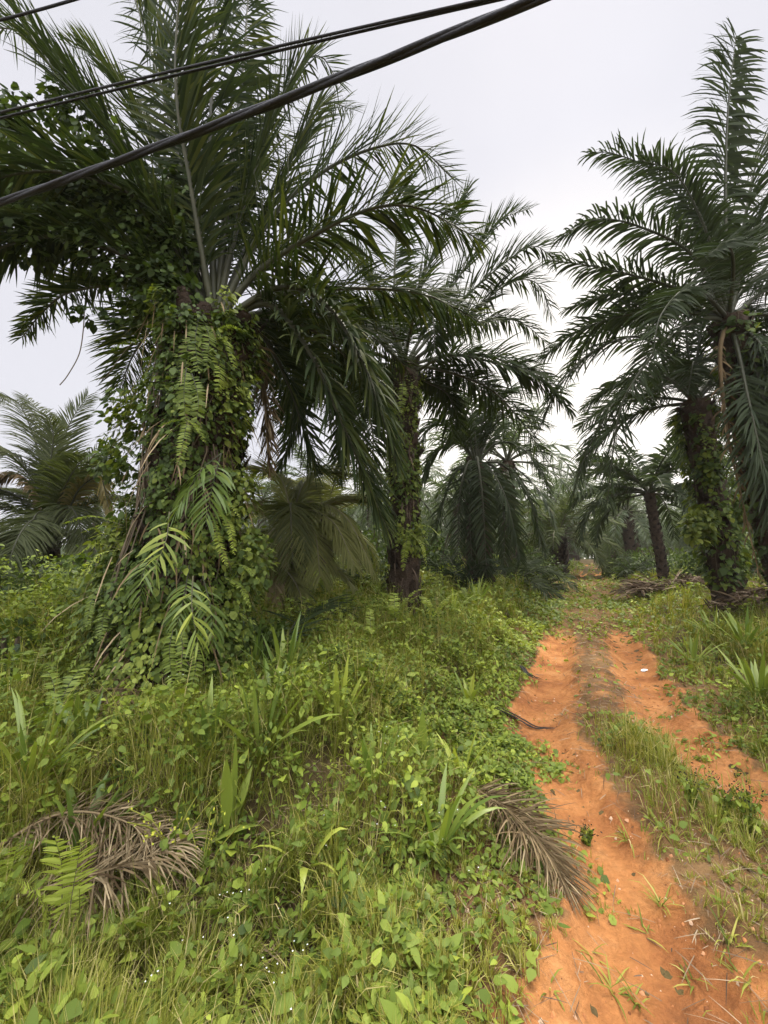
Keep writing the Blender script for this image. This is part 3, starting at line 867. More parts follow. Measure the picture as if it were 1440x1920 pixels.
for i in range(60):
    a = -0.95 + 1.9 * i / 59 + r.uniform(-.02, .02); y = r.uniform(88, 120); x = math.tan(a) * y * .8
    z = float(height(x, y)); c = np.array([x, y, z + r.uniform(4, 7)])
    for j, f in enumerate(free_fronds(c, 14, 5.5, i, -40, 75)):
        frond(mb, f['path'], Lmax=1.2, pairs=12, wl=.3, droop=.9, rad=.1, tint=.5, seed=i * 20 + j, ns=8, prof=[.5, 1, .2])
    tube(mb, [c - [0, 0, 9], c], .4, 6)
    q = rng.normal(0, 1, (260, 3)) * [3.2, 2, 1.0] + [x, y, z + 1.4]
    ribbon(mb, q, rng.normal(0, 1, (260, 3)), rng.normal(0, 1, (260, 3)), 1.0, .5, .4, [.5, 1, .1], rng.random(260))
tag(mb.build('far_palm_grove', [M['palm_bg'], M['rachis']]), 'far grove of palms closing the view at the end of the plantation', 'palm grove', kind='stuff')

# ------------------------------------------------------------------ climbing vines on the trunks
def leaves_on(mb, P, out, size, tint, r, flat=.0, mat=0, hang=.9):
    """heart-shaped leaves at points P facing out"""
    n = len(P)
    tang = nrm(np.cross(out, np.tile([0, 0, 1.0], (n, 1))) + r.normal(0, .35, (n, 3)))
    D = np.array([0, 0, -1.0]) * hang + out * .75 + r.normal(0, .45, (n, 3)) + np.array([0, 0, flat])
    L = size * r.uniform(.6, 1.35, n)
    ribbon(mb, P, D, tang, L, L * r.uniform(.55, .85, n), .35, [.55, 1.0, .7, .04], np.clip(tint + r.normal(0, .16, n), 0, 1), mat=mat)


def climbing_vine(name, label, base, top, rad, n, size, seed, tint=.5, clump=.3, extra=(), stems=14, hole=.0, cat='climbing plant'):
    """rad: list of (height fraction, radius)"""
    r = np.random.default_rng(seed)
    base = np.array(base, float); top = np.array(top, float)
    mb = MB()
    t = r.random(n); a = r.uniform(0, 2 * math.pi, n)
    hf, rf = zip(*rad)
    H = np.linalg.norm(top - base)
    cl = fbm(a * 2.2 + 10, t * H * 1.8, seed)
    keep = cl > hole
    t, a, cl = t[keep], a[keep], cl[keep]; n = len(t)
    R = np.interp(t, hf, rf) * (.74 + clump * (cl - .5) * 3.4) + r.uniform(-.12, .06, n) * np.interp(t, hf, rf)
    out = np.stack([np.cos(a), np.sin(a), 0 * a], 1)
    P = base + (top - base) * t[:, None] + out * R[:, None]
    leaves_on(mb, P, out, size * np.where(r.random(n) < .2, 1.6, .9), tint + (cl - .5) * .9 + (fbm(a * 1.1, t * H, seed + 9) - .5) * .6, r)
    for (c, e, m, sz, tn) in extra:
        q = r.normal(0, 1, (m, 3)); q = nrm(q) * (r.random(m) ** .45)[:, None]
        P = np.array(c) + q * np.array(e)
        kk = fbm(P[:, 0] * 3, P[:, 2] * 3 + P[:, 1] * 2, seed + 3) > .36
        leaves_on(mb, P[kk], nrm(q[kk] + [0, -.3, .2]), sz, tn, r)
    sb = MB()
    for i in range(stems):
        a0 = r.uniform(0, 6.28); tt = np.linspace(0, r.uniform(.5, 1), 12)
        aa = a0 + np.cumsum(r.normal(0, .12, 12))
        RR_ = np.interp(tt, hf, rf) * .68
        C = base + (top - base) * tt[:, None] + np.stack([np.cos(aa), np.sin(aa), 0 * aa], 1) * RR_[:, None]
        tube(sb, C, .008, 4, r.random())
    root = thing(name, label, cat, base)
    mb.build('foliage', M['vine'], root, base)
    return root, sb, base


def dens(px, py, Y, ex, ey, ez, m, sz, tn):
    return (at(px, py, Y), (ex, ey, ez), m, sz, tn)


ext = [dens(300, 560, 4.3, .55, .5, .38, 1500, .085, .25), dens(215, 480, 4.2, .5, .5, .3, 900, .085, .25), dens(330, 470, 4.3, .4, .4, .5, 800, .08, .25),
       dens(110, 420, 4.1, .5, .4, .28, 600, .085, .3), dens(30, 330, 4.0, .4, .4, .4, 500, .09, .35), dens(200, 300, 4.3, .4, .4, .45, 500, .085, .3),
       dens(130, 200, 4.3, .3, .3, .35, 350, .085, .3), dens(60, 450, 4.0, .5, .4, .2, 600, .08, .3), dens(160, 380, 4.1, .5, .4, .35, 900, .08, .3), dens(270, 420, 4.2, .45, .4, .45, 900, .075, .3), dens(20, 230, 4.1, .4, .3, .4, 350, .085, .3), dens(180, 590, 4.3, .28, .2, .07, 160, .085, .2), dens(235, 605, 4.3, .2, .2, .08, 120, .085, .2),
       dens(340, 380, 4.2, .25, .3, .5, 400, .075, .3), dens(240, 1010, 4.2, .35, .3, .22, 600, .075, .8), dens(240, 1090, 4.2, .42, .35, .28, 700, .075, .6),
       dens(265, 1220, 4.0, .5, .4, .35, 900, .075, .6), dens(430, 1150, 4.1, .28, .35, .45, 600, .065, .5), dens(300, 1180, 3.75, .3, .2, .3, 500, .07, .75),
       dens(250, 780, 4.2, .28, .35, .4, 600, .07, .4), dens(440, 780, 4.3, .22, .3, .4, 500, .07, .55), dens(450, 930, 4.2, .2, .3, .35, 400, .065, .7), dens(455, 680, 4.3, .2, .3, .4, 500, .07, .4), dens(430, 620, 4.1, .25, .25, .25, 400, .065, .4), dens(350, 610, 3.95, .3, .25, .2, 700, .06, .35), dens(395, 680, 3.9, .3, .2, .3, 500, .055, .4), dens(470, 1050, 4.2, .25, .3, .4, 500, .065, .6), dens(180, 1150, 4.0, .3, .3, .35, 500, .075, .6), dens(215, 860, 4.2, .2, .3, .3, 350, .07, .45), dens(180, 1260, 3.8, .35, .3, .25, 500, .065, .5), dens(430, 1260, 3.9, .35, .3, .2, 400, .06, .5)]
v1, sb, o1 = climbing_vine('climbing_vine', 'mass of heart-leaved vine smothering the huge left trunk and trailing into its left fronds', b1 + [0, -.05, 0], at(385, 585, 4.3),
                           [(0, .98), (.2, .92), (.4, .72), (.65, .72), (.85, .66), (1, .6)], 24000, .047, 31, .5, .36, ext, 22, .3)
tube(sb, spline([at(158, 585, 4.3), at(156, 620, 4.3), at(148, 665, 4.3), at(126, 705, 4.3), at(112, 722, 4.3)], 24), .007, 4, .6)
tube(sb, spline([at(250, 640, 4.2), at(226, 668, 4.2), at(200, 706, 4.2), at(184, 710, 4.2)], 16), .004, 4, .6)
sb.build('stem', M['vine_stem'], v1, o1)
v2, sb, o2 = climbing_vine('climbing_vine', 'leafy creeper covering the upper two thirds of the middle trunk', b2 + (c2 - b2) * .3, c2 + [0, 0, .05],
                           [(0, .52), (.3, .5), (.6, .44), (1, .44)], 5200, .07, 32, .6, .3,
                           [dens(768, 1010, 8.7, .4, .3, .4, 700, .085, .75), dens(762, 900, 8.7, .35, .3, .5, 500, .085, .5)], 10, .34)
sb.build('stem', M['vine_stem'], v2, o2)
v5, sb, o5 = climbing_vine('climbing_vine', 'light green creeper clothing the leaning dark trunk right of the track', b5 + (c5 - b5) * .13, c5 + [0, 0, -.1],
                           [(0, .42), (.25, .62), (.5, .52), (1, .42)], 3600, .10, 33, .5, .35,
                           [dens(1312, 985, 9.3, .4, .3, .45, 600, .14, .7), dens(1390, 960, 9.3, .3, .3, .35, 350, .14, .6), dens(1330, 880, 9.3, .3, .3, .5, 300, .12, .45)], 10, .42)
sb.build('stem', M['vine_stem'], v5, o5)
v4, sb, o4 = climbing_vine('climbing_vine', 'dark creeper on the trunk at the right edge of the view', b4, c4 + [0, 0, .1], [(0, .42), (.5, .4), (1, .44)], 2200, .11, 34, .3, .3, (), 8, .4)
sb.build('stem', M['vine_stem'], v4, o4)


r = np.random.default_rng(88); mb = MB(); n = 420
t = r.random(n) ** 1.3; a = r.uniform(0, 6.283, n); out = np.stack([np.cos(a), np.sin(a), 0 * a], 1)
P = b1 + (at(385, 585, 4.3) - b1) * t[:, None] + out * (np.interp(t, [0, .4, 1], [.86, .62, .52]) * r.uniform(.85, 1.12, n))[:, None]
ribbon(mb, P, out * .5 + [0, 0, -.8] + r.normal(0, .25, (n, 3)), np.cross(out, [0, 0, 1.0]) + r.normal(0, .3, (n, 3)), r.uniform(.15, .6, n), r.uniform(.006, .02, n), 1.0, [.6, 1, .8, .1], np.clip(r.normal(.5, .25, n), 0, 1))
o = mb.build('dry_strips', M['dead'], v1, b1 + [0, -.05, 0]); o['label'] = 'dry brown strips hanging through the vine leaves'


# ------------------------------------------------------------------ ferns
def fern(label, fronds, group=None, tint=.5, name='fern', pairs=26, mat='fern', wide=.13, origin=None, droop=.25):
    """fronds: list of 3-D paths"""
    o = np.array(fronds[0][0]) if origin is None else np.array(origin)
    root = thing(name, label, 'fern', o, group)
    for i, p in enumerate(fronds):
        mb = MB()
        L = np.linalg.norm(np.diff(spline(p, 12), axis=0), axis=1).sum()
        frond(mb, p, Lmax=L * wide, pairs=pairs, wl=L * .032, droop=droop, pet=.08, rad=L * .008, plume=.08, tint=tint, seed=int(abs(o[0] * 977 + i * 31)),
              tipf=.12, basef=.7, sweep=(5, 25), roll=.1, ns=14, prof=[.9, 1, .75, .1])
        mb.build('frond', [M[mat], M['rachis']], root, o)
    return root


def fern_rosette(p, L, n, seed, tint, label, group=None, el=62, bend=75, **k):
    r = random.Random(seed); fr = []; p = np.array(p) + [0, 0, .55 * float(canopy(p[0], p[1]))]
    for i in range(n):
        fr.append(arch(p, 6.283 * i / n + r.uniform(-.3, .3), el + r.uniform(-14, 14), L * 1.15 * r.uniform(.75, 1.1), bend + r.uniform(-15, 20), 5))
    return fern(label, fr, group, tint, **k)


TF = [('sword fern frond sticking out left near the top of the vine-covered trunk', [[(285, 640, 4.0), (245, 640, 3.95), (208, 656, 3.9)]], .45),
      ('olive fern hanging right below the crown of the huge trunk', [[(372, 600, 3.85), (366, 640, 3.75), (372, 700, 3.7)], [(372, 610, 3.85), (352, 650, 3.75), (345, 720, 3.75)], [(380, 600, 3.85), (392, 632, 3.75), (388, 690, 3.7)]], .4),
      ('fern fan leaning right just under the palm crown', [[(400, 640, 3.9), (425, 640, 3.8), (440, 690, 3.75)], [(400, 625, 3.9), (430, 612, 3.85), (462, 622, 3.85)], [(395, 650, 3.85), (412, 690, 3.75), (408, 740, 3.75)]], .65),
      ('long drooping fern halfway up the front of the huge trunk', [[(350, 690, 3.7), (345, 730, 3.6), (348, 800, 3.58)], [(360, 700, 3.7), (372, 750, 3.6), (366, 810, 3.6)]], .45),
      ('broad pale lacy fern in the middle of the huge trunk', [[(352, 785, 3.6), (330, 800, 3.5), (305, 828, 3.48)], [(352, 785, 3.6), (345, 820, 3.48), (335, 872, 3.46)], [(352, 785, 3.6), (372, 805, 3.5), (384, 830, 3.48)], [(352, 785, 3.6), (320, 790, 3.5), (296, 800, 3.5)]], .55),
      ('fern reaching straight out left over the shorter bushes', [[(230, 985, 3.9), (175, 968, 3.85), (118, 982, 3.8)], [(230, 990, 3.9), (190, 985, 3.85), (150, 1000, 3.8)]], .75),
      ('yellow-green fern tuft at the lower left of the vine mass', [[(225, 1030, 3.8), (180, 1020, 3.7), (140, 1045, 3.65)], [(225, 1030, 3.8), (185, 1040, 3.65), (160, 1080, 3.6)], [(225, 1025, 3.8), (200, 1000, 3.75), (165, 1010, 3.7)]], .85),
      ('fern with light fronds on the right flank of the trunk', [[(405, 955, 3.7), (430, 985, 3.6), (440, 1040, 3.6)], [(405, 950, 3.7), (425, 940, 3.62), (450, 970, 3.6)], [(400, 970, 3.7), (405, 1000, 3.6), (425, 1060, 3.58)]], .75),
      ('pair of long sword ferns drooping left low on the trunk', [[(215, 1150, 3.7), (150, 1180, 3.5), (95, 1262, 3.4)], [(220, 1170, 3.7), (170, 1200, 3.5), (118, 1270, 3.4)]], .5),
      ('narrow fern fronds hanging side by side at the foot of the trunk', [[(325, 1180, 3.5), (318, 1220, 3.42), (324, 1300, 3.4)], [(340, 1180, 3.5), (342, 1230, 3.42), (338, 1300, 3.4)], [(360, 1200, 3.5), (368, 1240, 3.42), (356, 1310, 3.4)]], .5),
      ('dark fern drooping below the vine on the left of the trunk foot', [[(205, 1090, 3.7), (178, 1110, 3.6), (160, 1180, 3.5)], [(205, 1120, 3.7), (195, 1150, 3.6), (188, 1210, 3.5)]], .35),
      ('fern spraying right from the trunk at its waist', [[(420, 1060, 3.8), (455, 1060, 3.7), (488, 1090, 3.7)], [(420, 1080, 3.8), (450, 1100, 3.7), (470, 1140, 3.7)], [(420, 1040, 3.8), (450, 1030, 3.75), (480, 1040, 3.7)]], .55),
      ('small light fern hanging under the crown of the middle palm', [[(765, 720, 8.6), (785, 730, 8.4), (795, 770, 8.4)], [(740, 720, 8.6), (725, 730, 8.5), (715, 770, 8.4)], [(755, 715, 8.6), (755, 740, 8.4), (750, 780, 8.4)]], .6),
      ('yellowish fern tuft halfway down the middle trunk', [[(770, 1000, 8.5), (800, 985, 8.3), (830, 1010, 8.3)], [(770, 1000, 8.5), (790, 1020, 8.3), (800, 1060, 8.3)], [(765, 1000, 8.5), (760, 1030, 8.35), (755, 1070, 8.3)], [(760, 990, 8.5), (735, 985, 8.4), (715, 1010, 8.4)]], .75)]
for lab, fr, tn in TF:
    fern(lab, [[at(*q) for q in f] for f in fr], None, tn)


def frG(px, py, up, px2):
    """an upright fern frond from the ground at a pixel: height in metres and the sideways lean"""
    p = ground_at(px, py); p[2] += .5 * float(canopy(p[0], p[1]))
    return [p, p + np.array([px2 * .4, -.02, up * .6]), p + np.array([px2, -.08, up])]


fern('bright yellow-green upright fern in the lower left corner beside the dead fronds', [frG(108, 1815, .44, .0), frG(118, 1815, .40, .09), frG(95, 1812, .3, -.1)], None, .95, wide=.2)
fern('second yellow-green fern at the left border by the dead fronds', [frG(6, 1720, .34, .1), frG(-12, 1745, .3, .04), frG(-20, 1730, .3, -.1)], None, .8, wide=.2)
p = ground_at(588, 1350) + [0, 0, .15]
fern('light green fern with two fronds bending right over dry grass', [[p, p + [.06, -.05, .3], p + [.22, -.1, .42]], [p, p + [.1, -.06, .22], p + [.26, -.1, .27]]], None, .85, wide=.19)
for px, py, L, n, tn, lab in [(742, 1225, .6, 6, .75, 'fern clump in the weeds in front of the middle trunk'), (812, 1185, .7, 5, .9, 'tall pale fern standing right of the middle trunk'),
                              (695, 1250, .55, 6, .8, 'spreading fern clump left of the pale tall fern'), (650, 1200, .6, 6, .55, 'fern clump between fallen frond and middle trunk'),
                              (875, 1150, .6, 6, .5, 'fern clump left of the track at the foot of the short palm'), (920, 1135, .5, 5, .6, 'small fern on the bank top left of the track'),
                              (480, 1190, .6, 7, .6, 'fern clump right of the vine-covered trunk base'), (555, 1215, .5, 5, .7, 'fern beside the pale broken wood'),
                              (40, 1330, .6, 7, .45, 'dark fern clump left of the huge trunk base'), (100, 1400, .55, 6, .5, 'fern clump below the drooping sword ferns'),
                              (470, 1230, .5, 6, .5, 'low fern behind the strap-leaved plants'), (610, 1150, .7, 7, .5, 'fern clump in front of the low coconut palm'),
                              (710, 1160, .6, 6, .6, 'fern clump touching the left side of the middle trunk')]:
    fern_rosette(ground_at(px, py) + [0, 0, .1], L, n, px, tn, lab)


# ------------------------------------------------------------------ strap-leaved plants and palm seedlings
def strap_plant(p, n, L, W, seed, tint, label, el=65, spread=.35, droop=.5, name='strap_leaf_plant', cat='plant', group=None, fold=.25):
    r = np.random.default_rng(seed); mb = MB()
    az = np.arange(n) * 2.39996 + r.uniform(-.3, .3, n)
    e = np.radians(el + r.uniform(-22, 20, n))
    D = np.stack([np.cos(az) * np.cos(e), np.sin(az) * np.cos(e), np.sin(e)], 1)
    S = np.stack([-np.sin(az), np.cos(az), 0 * az], 1) + r.normal(0, .2, (n, 3))
    p = np.array(p) + [0, 0, .4 * float(canopy(p[0], p[1]))]; L *= 1.2
    P = p + np.stack([np.cos(az), np.sin(az), 0 * az - .3], 1) * .03
    ribbon(mb, P, D, S, L * r.uniform(.6, 1.1, n), W * r.uniform(.7, 1.2, n), droop * r.uniform(.5, 1.6, n), [.3, .6, .95, 1, .85, .5, .04],
           np.clip(tint + r.normal(0, .13, n), 0, 1), fold=fold)
    o = mb.build(name, M['strap'], None, p)
    return tag(o, label, cat, group)


for px, py, n, L, W, tn, lab, k in [
    (632, 1400, 9, .42, .045, .9, 'bright green blade clump standing alone on dry grass', dict(el=74, droop=.25)),
    (508, 1362, 12, .42, .04, .45, 'dark green blade clump at the right foot of the huge trunk', dict(el=66)),
    (486, 1470, 15, .52, .042, .6, 'many-bladed green tuft in front of the dark blade clump', dict(el=64, droop=.5)),
    (385, 1470, 8, .42, .045, .55, 'blade tuft beside the feathery palm seedling', dict(el=70)),
    (820, 1612, 16, .4, .036, .5, 'largest strap-leaved clump with glossy leaves on the bank by the track', dict(el=58, droop=.6)),
    (862, 1462, 8, .3, .035, .95, 'small yellow-green clump on the bank above the dead frond', dict(el=62)),
    (45, 1560, 14, .55, .03, .65, 'long arching blades at the left border', dict(el=60, droop=.7)),
    (150, 1440, 10, .36, .06, .45, 'broad-leaved dark clump on the slope under the huge trunk', dict(el=64)),
    (790, 1460, 4, .34, .06, .6, 'single tall pale leaf tuft left of the small yellow-green clump', dict(el=82, droop=.15)),
    (425, 1580, 5, .4, .06, .75, 'two-leaved upright plant near the yellow-green blooms', dict(el=78, droop=.2)),
    (365, 1605, 4, .3, .07, .7, 'low plant with one yellowing leaf beside the dead fronds', dict(el=45)),
    (735, 1680, 6, .22, .05, .5, 'broad low leaves left of the largest strap-leaved clump', dict(el=35)),
    (572, 1660, 6, .26, .05, .95, 'small plant with bent yellow leaves on the weedy bank', dict(el=45, droop=.9)),
    (880, 1320, 8, .35, .04, .85, 'light green leafy shoot on the bank left of the black stalk', dict(el=70)),
    (38, 1190, 22, .7, .06, .75, 'tall bright clump of broad grass left of the huge trunk', dict(el=68)),
    (120, 1200, 16, .6, .06, .6, 'broad grass clump close to the left side of the huge trunk', dict(el=66)),
    (530, 1330, 12, .55, .05, .4, 'dark arching blades under the fallen frond', dict(el=60)),
    (470, 1300, 12, .5, .05, .35, 'shaded blade clump against the huge trunk base', dict(el=64)),
    (895, 1150, 12, .6, .05, .6, 'blade clump at the foot of the short hanging palm', dict(el=66)),
    (850, 1165, 12, .55, .05, .7, 'blade clump right of the pale tall fern', dict(el=66)),
    (1400, 1240, 18, .6, .05, .55, 'broad grass clump at the right border in front of the palms', dict(el=62)),
    (1300, 1250, 16, .5, .045, .7, 'grass clump on the right verge of the track', dict(el=62)),
    (1340, 1200, 18, .55, .05, .65, 'grass clump in front of the creeper-clad right trunk', dict(el=62)),
    (1425, 1330, 18, .55, .05, .6, 'dense blade clump at the right border above the eroded rut', dict(el=62)),
    (150, 1600, 9, .35, .05, .5, 'leafy tuft behind the dead fronds', dict(el=60)),
    (700, 1530, 8, .3, .04, .6, 'thin blade tuft in the middle of the weedy bank', dict(el=68))]:
    strap_plant(ground_at(px, py), n, L, W, px * 3 + py, tn, lab, **k)


def seedling(label, paths, tint=.5, pairs=10, wl=.035, Lmax=.3, mat='strap', name='palm_seedling', **k):
    o = np.array(paths[0][0]); root = thing(name, label, 'palm seedling', o)
    for i, p_ in enumerate(paths):
        mb = MB(); a = dict(Lmax=Lmax, pairs=pairs, wl=wl, droop=.4, pet=.25, rad=.008, plume=.1, tint=tint, seed=i + int(abs(o[0]) * 100), tipf=.9, basef=.7, sweep=(25, 60), roll=.2, ns=16, prof=[.4, .9, 1, .7, .05])
        a.update(k); frond(mb, p_, **a); mb.build('leaf', [M[mat], M['rachis']], root, o)
    return root


seedling('feathery blue-green palm seedling on the slope below the huge trunk', [[ground_at(330, 1520), at(300, 1440, 2.95), at(262, 1385, 2.9)], [ground_at(330, 1520), at(320, 1430, 2.9), at(345, 1370, 2.8)],
         [ground_at(330, 1520), at(285, 1480, 2.75), at(222, 1452, 2.6)], [ground_at(330, 1520), at(365, 1460, 2.9), at(405, 1420, 2.8)]], .3, 16, .022, .3)
seedling('hanging palm seedling leaf with broad split yellow-green tip on the front of the huge trunk', [[at(318, 960, 3.6), at(312, 1010, 3.45), at(292, 1062, 3.4)]], .8, 8, .036, .27, droop=.8, sweep=(10, 65))
seedling('lower hanging palm seedling leaf with pale green strips near the trunk foot', [[at(362, 1080, 3.6), at(360, 1140, 3.45), at(372, 1212, 3.4)]], .75, 9, .03, .27, droop=1.1, sweep=(20, 70))
seedling('grey-green drooping palm leaf high on the front of the huge trunk', [[at(415, 850, 3.8), at(375, 885, 3.55), at(335, 950, 3.5)], [at(415, 850, 3.8), at(400, 905, 3.55), at(385, 980, 3.5)]], .4, 16, .03, .34, droop=1.2)
seedling('dark palm seedling fronds sprouting behind the lower hanging leaf', [[at(355, 1060, 3.7), at(345, 1120, 3.55), at(330, 1180, 3.5)], [at(380, 1080, 3.7), at(395, 1140, 3.6), at(400, 1200, 3.55)], [at(300, 1020, 3.7), at(270, 1070, 3.5), at(262, 1130, 3.5)]], .45, 14, .026, .25, droop=1.0)

for px, py, Y, L, n, tn, lab in [(960, 1105, 15, 2.2, 16, .5, 'bushy blue-green palm sapling left of the track, nearest the short palm'), (1020, 1095, 17, 1.6, 16, .6, 'low palm sapling at the left edge of the far track'),
                                 (985, 1085, 20, 1.9, 14, .5, 'small palm sapling behind the bushy blue-green ones'), (860, 1110, 12.5, 1.9, 18, .2, 'dark dense palm sapling behind the middle trunk'),
                                 (60, 1130, 7.0, 1.6, 16, .3, 'dark palm sapling under the young coconut palm'), (165, 1120, 6.5, 1.3, 14, .35, 'palm sapling peeking out left of the vine mass'),
                                 (690, 1130, 10.5, 1.5, 14, .45, 'palm sapling between low coconut palm and middle trunk'), (1190, 1095, 21, 1.8, 14, .4, 'palm sapling right of the far track beside the slim palm'),
                                 (0, 1120, 6.0, 1.5, 14, .45, 'broad palm sapling cut by the left border')]:
    b = at(px, py, Y); b[2] = height(b[0], b[1])
    root = thing('palm_sapling', lab, 'palm sapling', b)
    for i, f in enumerate(free_fronds(b, n, L, px, 10, 80, (70, 120))):
        mb = MB(); frond(mb, f['path'], Lmax=.5 * L / 1.9, pairs=34, wl=.05, droop=.7, rad=.03, tint=tn, seed=px * 7 + i, ns=16, prof=PROF_L)
        mb.build('frond', [M['palm_far'], M['rachis']], root, b)


for px, py, Y, w, h, tn, lab in [(20, 1100, 9, 1.2, 1.25, .25, 'dark shrub behind the young coconut palm at the left border'), (170, 1095, 8.3, .9, 1.2, .3, 'dark leafy shrub between coconut palm and vine mass'),
                                 (255, 1075, 9, 1.0, 1.9, .25, 'shaded shrub behind the huge vine-covered trunk'), (505, 1080, 9.5, 1.0, 1.4, .3, 'shaded shrub right of the huge trunk behind the low coconut palm'),
                                 (690, 1080, 14, 1.5, 2.2, .3, 'shrub between the pale coconut palm and the middle trunk'), (815, 1085, 16, 1.5, 2.2, .25, 'shrub between middle trunk and short hanging palm'),
                                 (1350, 1085, 16, 1.6, 2.0, .25, 'dark shrub behind the creeper-clad right trunk'), (1430, 1085, 14, 1.6, 2.2, .2, 'dark shrub behind the right edge palm'),
                                 (5, 1230, 5.2, .9, .95, .2, 'dark bush at the left border below the young coconut palm'), (115, 1290, 4.4, .55, .75, .25, 'dark bush pressed against the left foot of the huge trunk'),
                                 (0, 1380, 3.9, .6, .65, .3, 'low dark bush at the left border beside the slope'), (495, 1265, 4.6, .45, .6, .3, 'dark bush pressed against the right foot of the huge trunk'),
                                 (1235, 1085, 22, 2.2, 1.6, .3, 'shrub belt clump behind the slim palm'), (1190, 1075, 27, 2.0, 1.6, .35, 'shrub at the right edge of the far track end'), (985, 1080, 23, 2.2, 1.8, .35, 'shrub at the left edge of the far track end'),
                                 (70, 1160, 7.2, .9, .8, .45, 'low leafy bush in front of the young coconut palm')]:
    b = at(px, py, Y); b[2] = height(b[0], b[1]); r = np.random.default_rng(px); n = 2600
    q = nrm(r.normal(0, 1, (n, 3))); q[:, 2] = np.abs(q[:, 2])
    k = fbm(q[:, 0] * 2.4 + px, q[:, 1] * 2.4 + q[:, 2] * 3, px % 50)
    P = b + q * np.array([w, w, h]) * ((r.random(n) ** .5) * (.55 + .75 * k))[:, None] + [0, 0, .05]
    mb = MB(); leaves_on(mb, P, nrm(q + [0, 0, .2]), .13 if Y > 6 else .07, tn + (k - .5) * .4, r)
    for i in range(7):
        a_ = r.uniform(0, 6.28); tube(mb, spline([b, b + [math.cos(a_) * w * .3, math.sin(a_) * w * .3, h * .5], b + [math.cos(a_) * w * .5, math.sin(a_) * w * .5, h * .85]], 8), .02, 5, .3, 1)
    tag(mb.build('shrub', [M['vine'], M['vine_stem']], None, b), lab, 'shrub')


# ------------------------------------------------------------------ fallen and dead fronds, sticks, scraps
def gpath(*q, lift=.05):
    out = []
    for px, py, *l in q:
        p = ground_at(px, py); p[2] += l[0] if l else lift
        out.append(p)
    return out


def fallen(name, label, path, mat, cat='palm frond', **k):
    o = np.array(path[0]); root = thing(name, label, cat, o)
    rb = MB(); tmp = MB()
    frond(tmp, path, **k)
    # stalk and leaflets are the two parts
    st = MB(); st.v, st.f, st.t, st.m, st.n = tmp.v[:1], tmp.f[:1], tmp.t[:1], [np.zeros_like(tmp.m[0])], tmp.n
    lf = MB(); n0 = len(tmp.v[0]); lf.v = tmp.v[1:]; lf.f = [f - n0 for f in tmp.f[1:]]; lf.t = tmp.t[1:]; lf.m = [np.zeros_like(m) for m in tmp.m[1:]]
    if mat == 'dead':
        r = np.random.default_rng(int(abs(o[0]) * 100)); m = 170; C = spline(path, 40); q = C[r.integers(4, 40, m)] + r.normal(0, .1, (m, 3)) * [1, 1, .12]
        q[:, 2] = np.maximum(q[:, 2] - .03, height(q[:, 0], q[:, 1]) + .02); a = r.normal(math.atan2(C[-1, 1] - C[0, 1], C[-1, 0] - C[0, 0]), .8, m)
        ribbon(lf, q, np.stack([np.cos(a), np.sin(a), r.normal(.05, .15, m)], 1), np.stack([-np.sin(a), np.cos(a), r.normal(0, .5, m)], 1), r.uniform(.12, .38, m), r.uniform(.004, .009, m), .35, [.6, 1, .8, .1], np.clip(r.normal(.45, .28, m), 0, 1))
    st.build('stalk', M['dead' if mat == 'dead' else 'rachis'], root, o); lf.build('leaflets', M[mat], root, o)
    return root


fallen('fallen_frond', 'dull green fallen frond lying in the weeds left of the middle trunk', gpath((520, 1300, .4), (560, 1250, .6), (600, 1225, .66), (655, 1215, .55)), 'palm', Lmax=.6, pairs=44, wl=.035, droop=.35, rad=.016, tint=.3, sweep=(15, 45), pet=.1)
fallen('dead_frond', 'dry brown frond lying along the left edge of the track', gpath((860, 1490, .1), (950, 1560, .12), (1010, 1620, .09), (1065, 1680, .04)), 'dead', Lmax=.36, pairs=190, wl=.0085, droop=.5, rad=.012, tint=.42, sweep=(30, 70), seed=3, plume=.4, angn=24, ragged=.15)
fallen('dead_frond', 'bleached dead frond on the bank slope at the lower left', gpath((-40, 1680, .16), (90, 1615, .2), (190, 1600, .18), (310, 1640, .14)), 'dead', Lmax=.36, pairs=120, wl=.007, droop=.9, angn=24, ragged=.2, rad=.013, tint=.6, sweep=(20, 50), seed=4, plume=.25, pet=.1)
fallen('dead_frond', 'dead frond with straw-coloured strips below the bleached one', gpath((20, 1760, .14), (140, 1725, .17), (250, 1690, .17), (340, 1640, .15)), 'dead', Lmax=.4, pairs=120, wl=.008, droop=.9, angn=26, ragged=.2, rad=.011, tint=.65, sweep=(20, 50), seed=5, plume=.25, pet=.1)
fallen('dead_frond', 'brown dead frond rotting at the foot of the huge trunk', gpath((250, 1330, .3), (210, 1360, .25), (190, 1420, .1)), 'dead', Lmax=.35, pairs=50, wl=.014, droop=.9, rad=.014, tint=.4, seed=6, plume=.5)

for lab, q, w in [('flattened black dead stalk lying from the weeds onto the track', [(930, 1342, .07), (965, 1354, .05), (1000, 1370, .03), (1040, 1374, .02)], .024),
                  ('short black dead stalk farther up the left edge of the track', [(975, 1258, .08), (990, 1272, .05), (1015, 1280, .03)], .03)]:
    mb = MB(); C = spline(gpath(*q), 20)
    C[:, :2] += rng.normal(0, .006, (20, 2)); tube(mb, C, w * np.interp(np.linspace(0, 1, 20), [0, .3, .8, 1], [.6, 1, .7, .2]) * rng.uniform(.7, 1.2, 20), 7, .5, flat=.3)
    tube(mb, C + np.array([.04, .03, .0]), w * .6 * np.interp(np.linspace(0, 1, 20), [0, .3, .8, 1], [.3, 1, .7, .1]), 6, .7, flat=.5)
    tag(mb.build('dead_stalk', M['char'], None, C[0]), lab, 'palm stalk')
mb = MB(); p = ground_at(540, 1190)
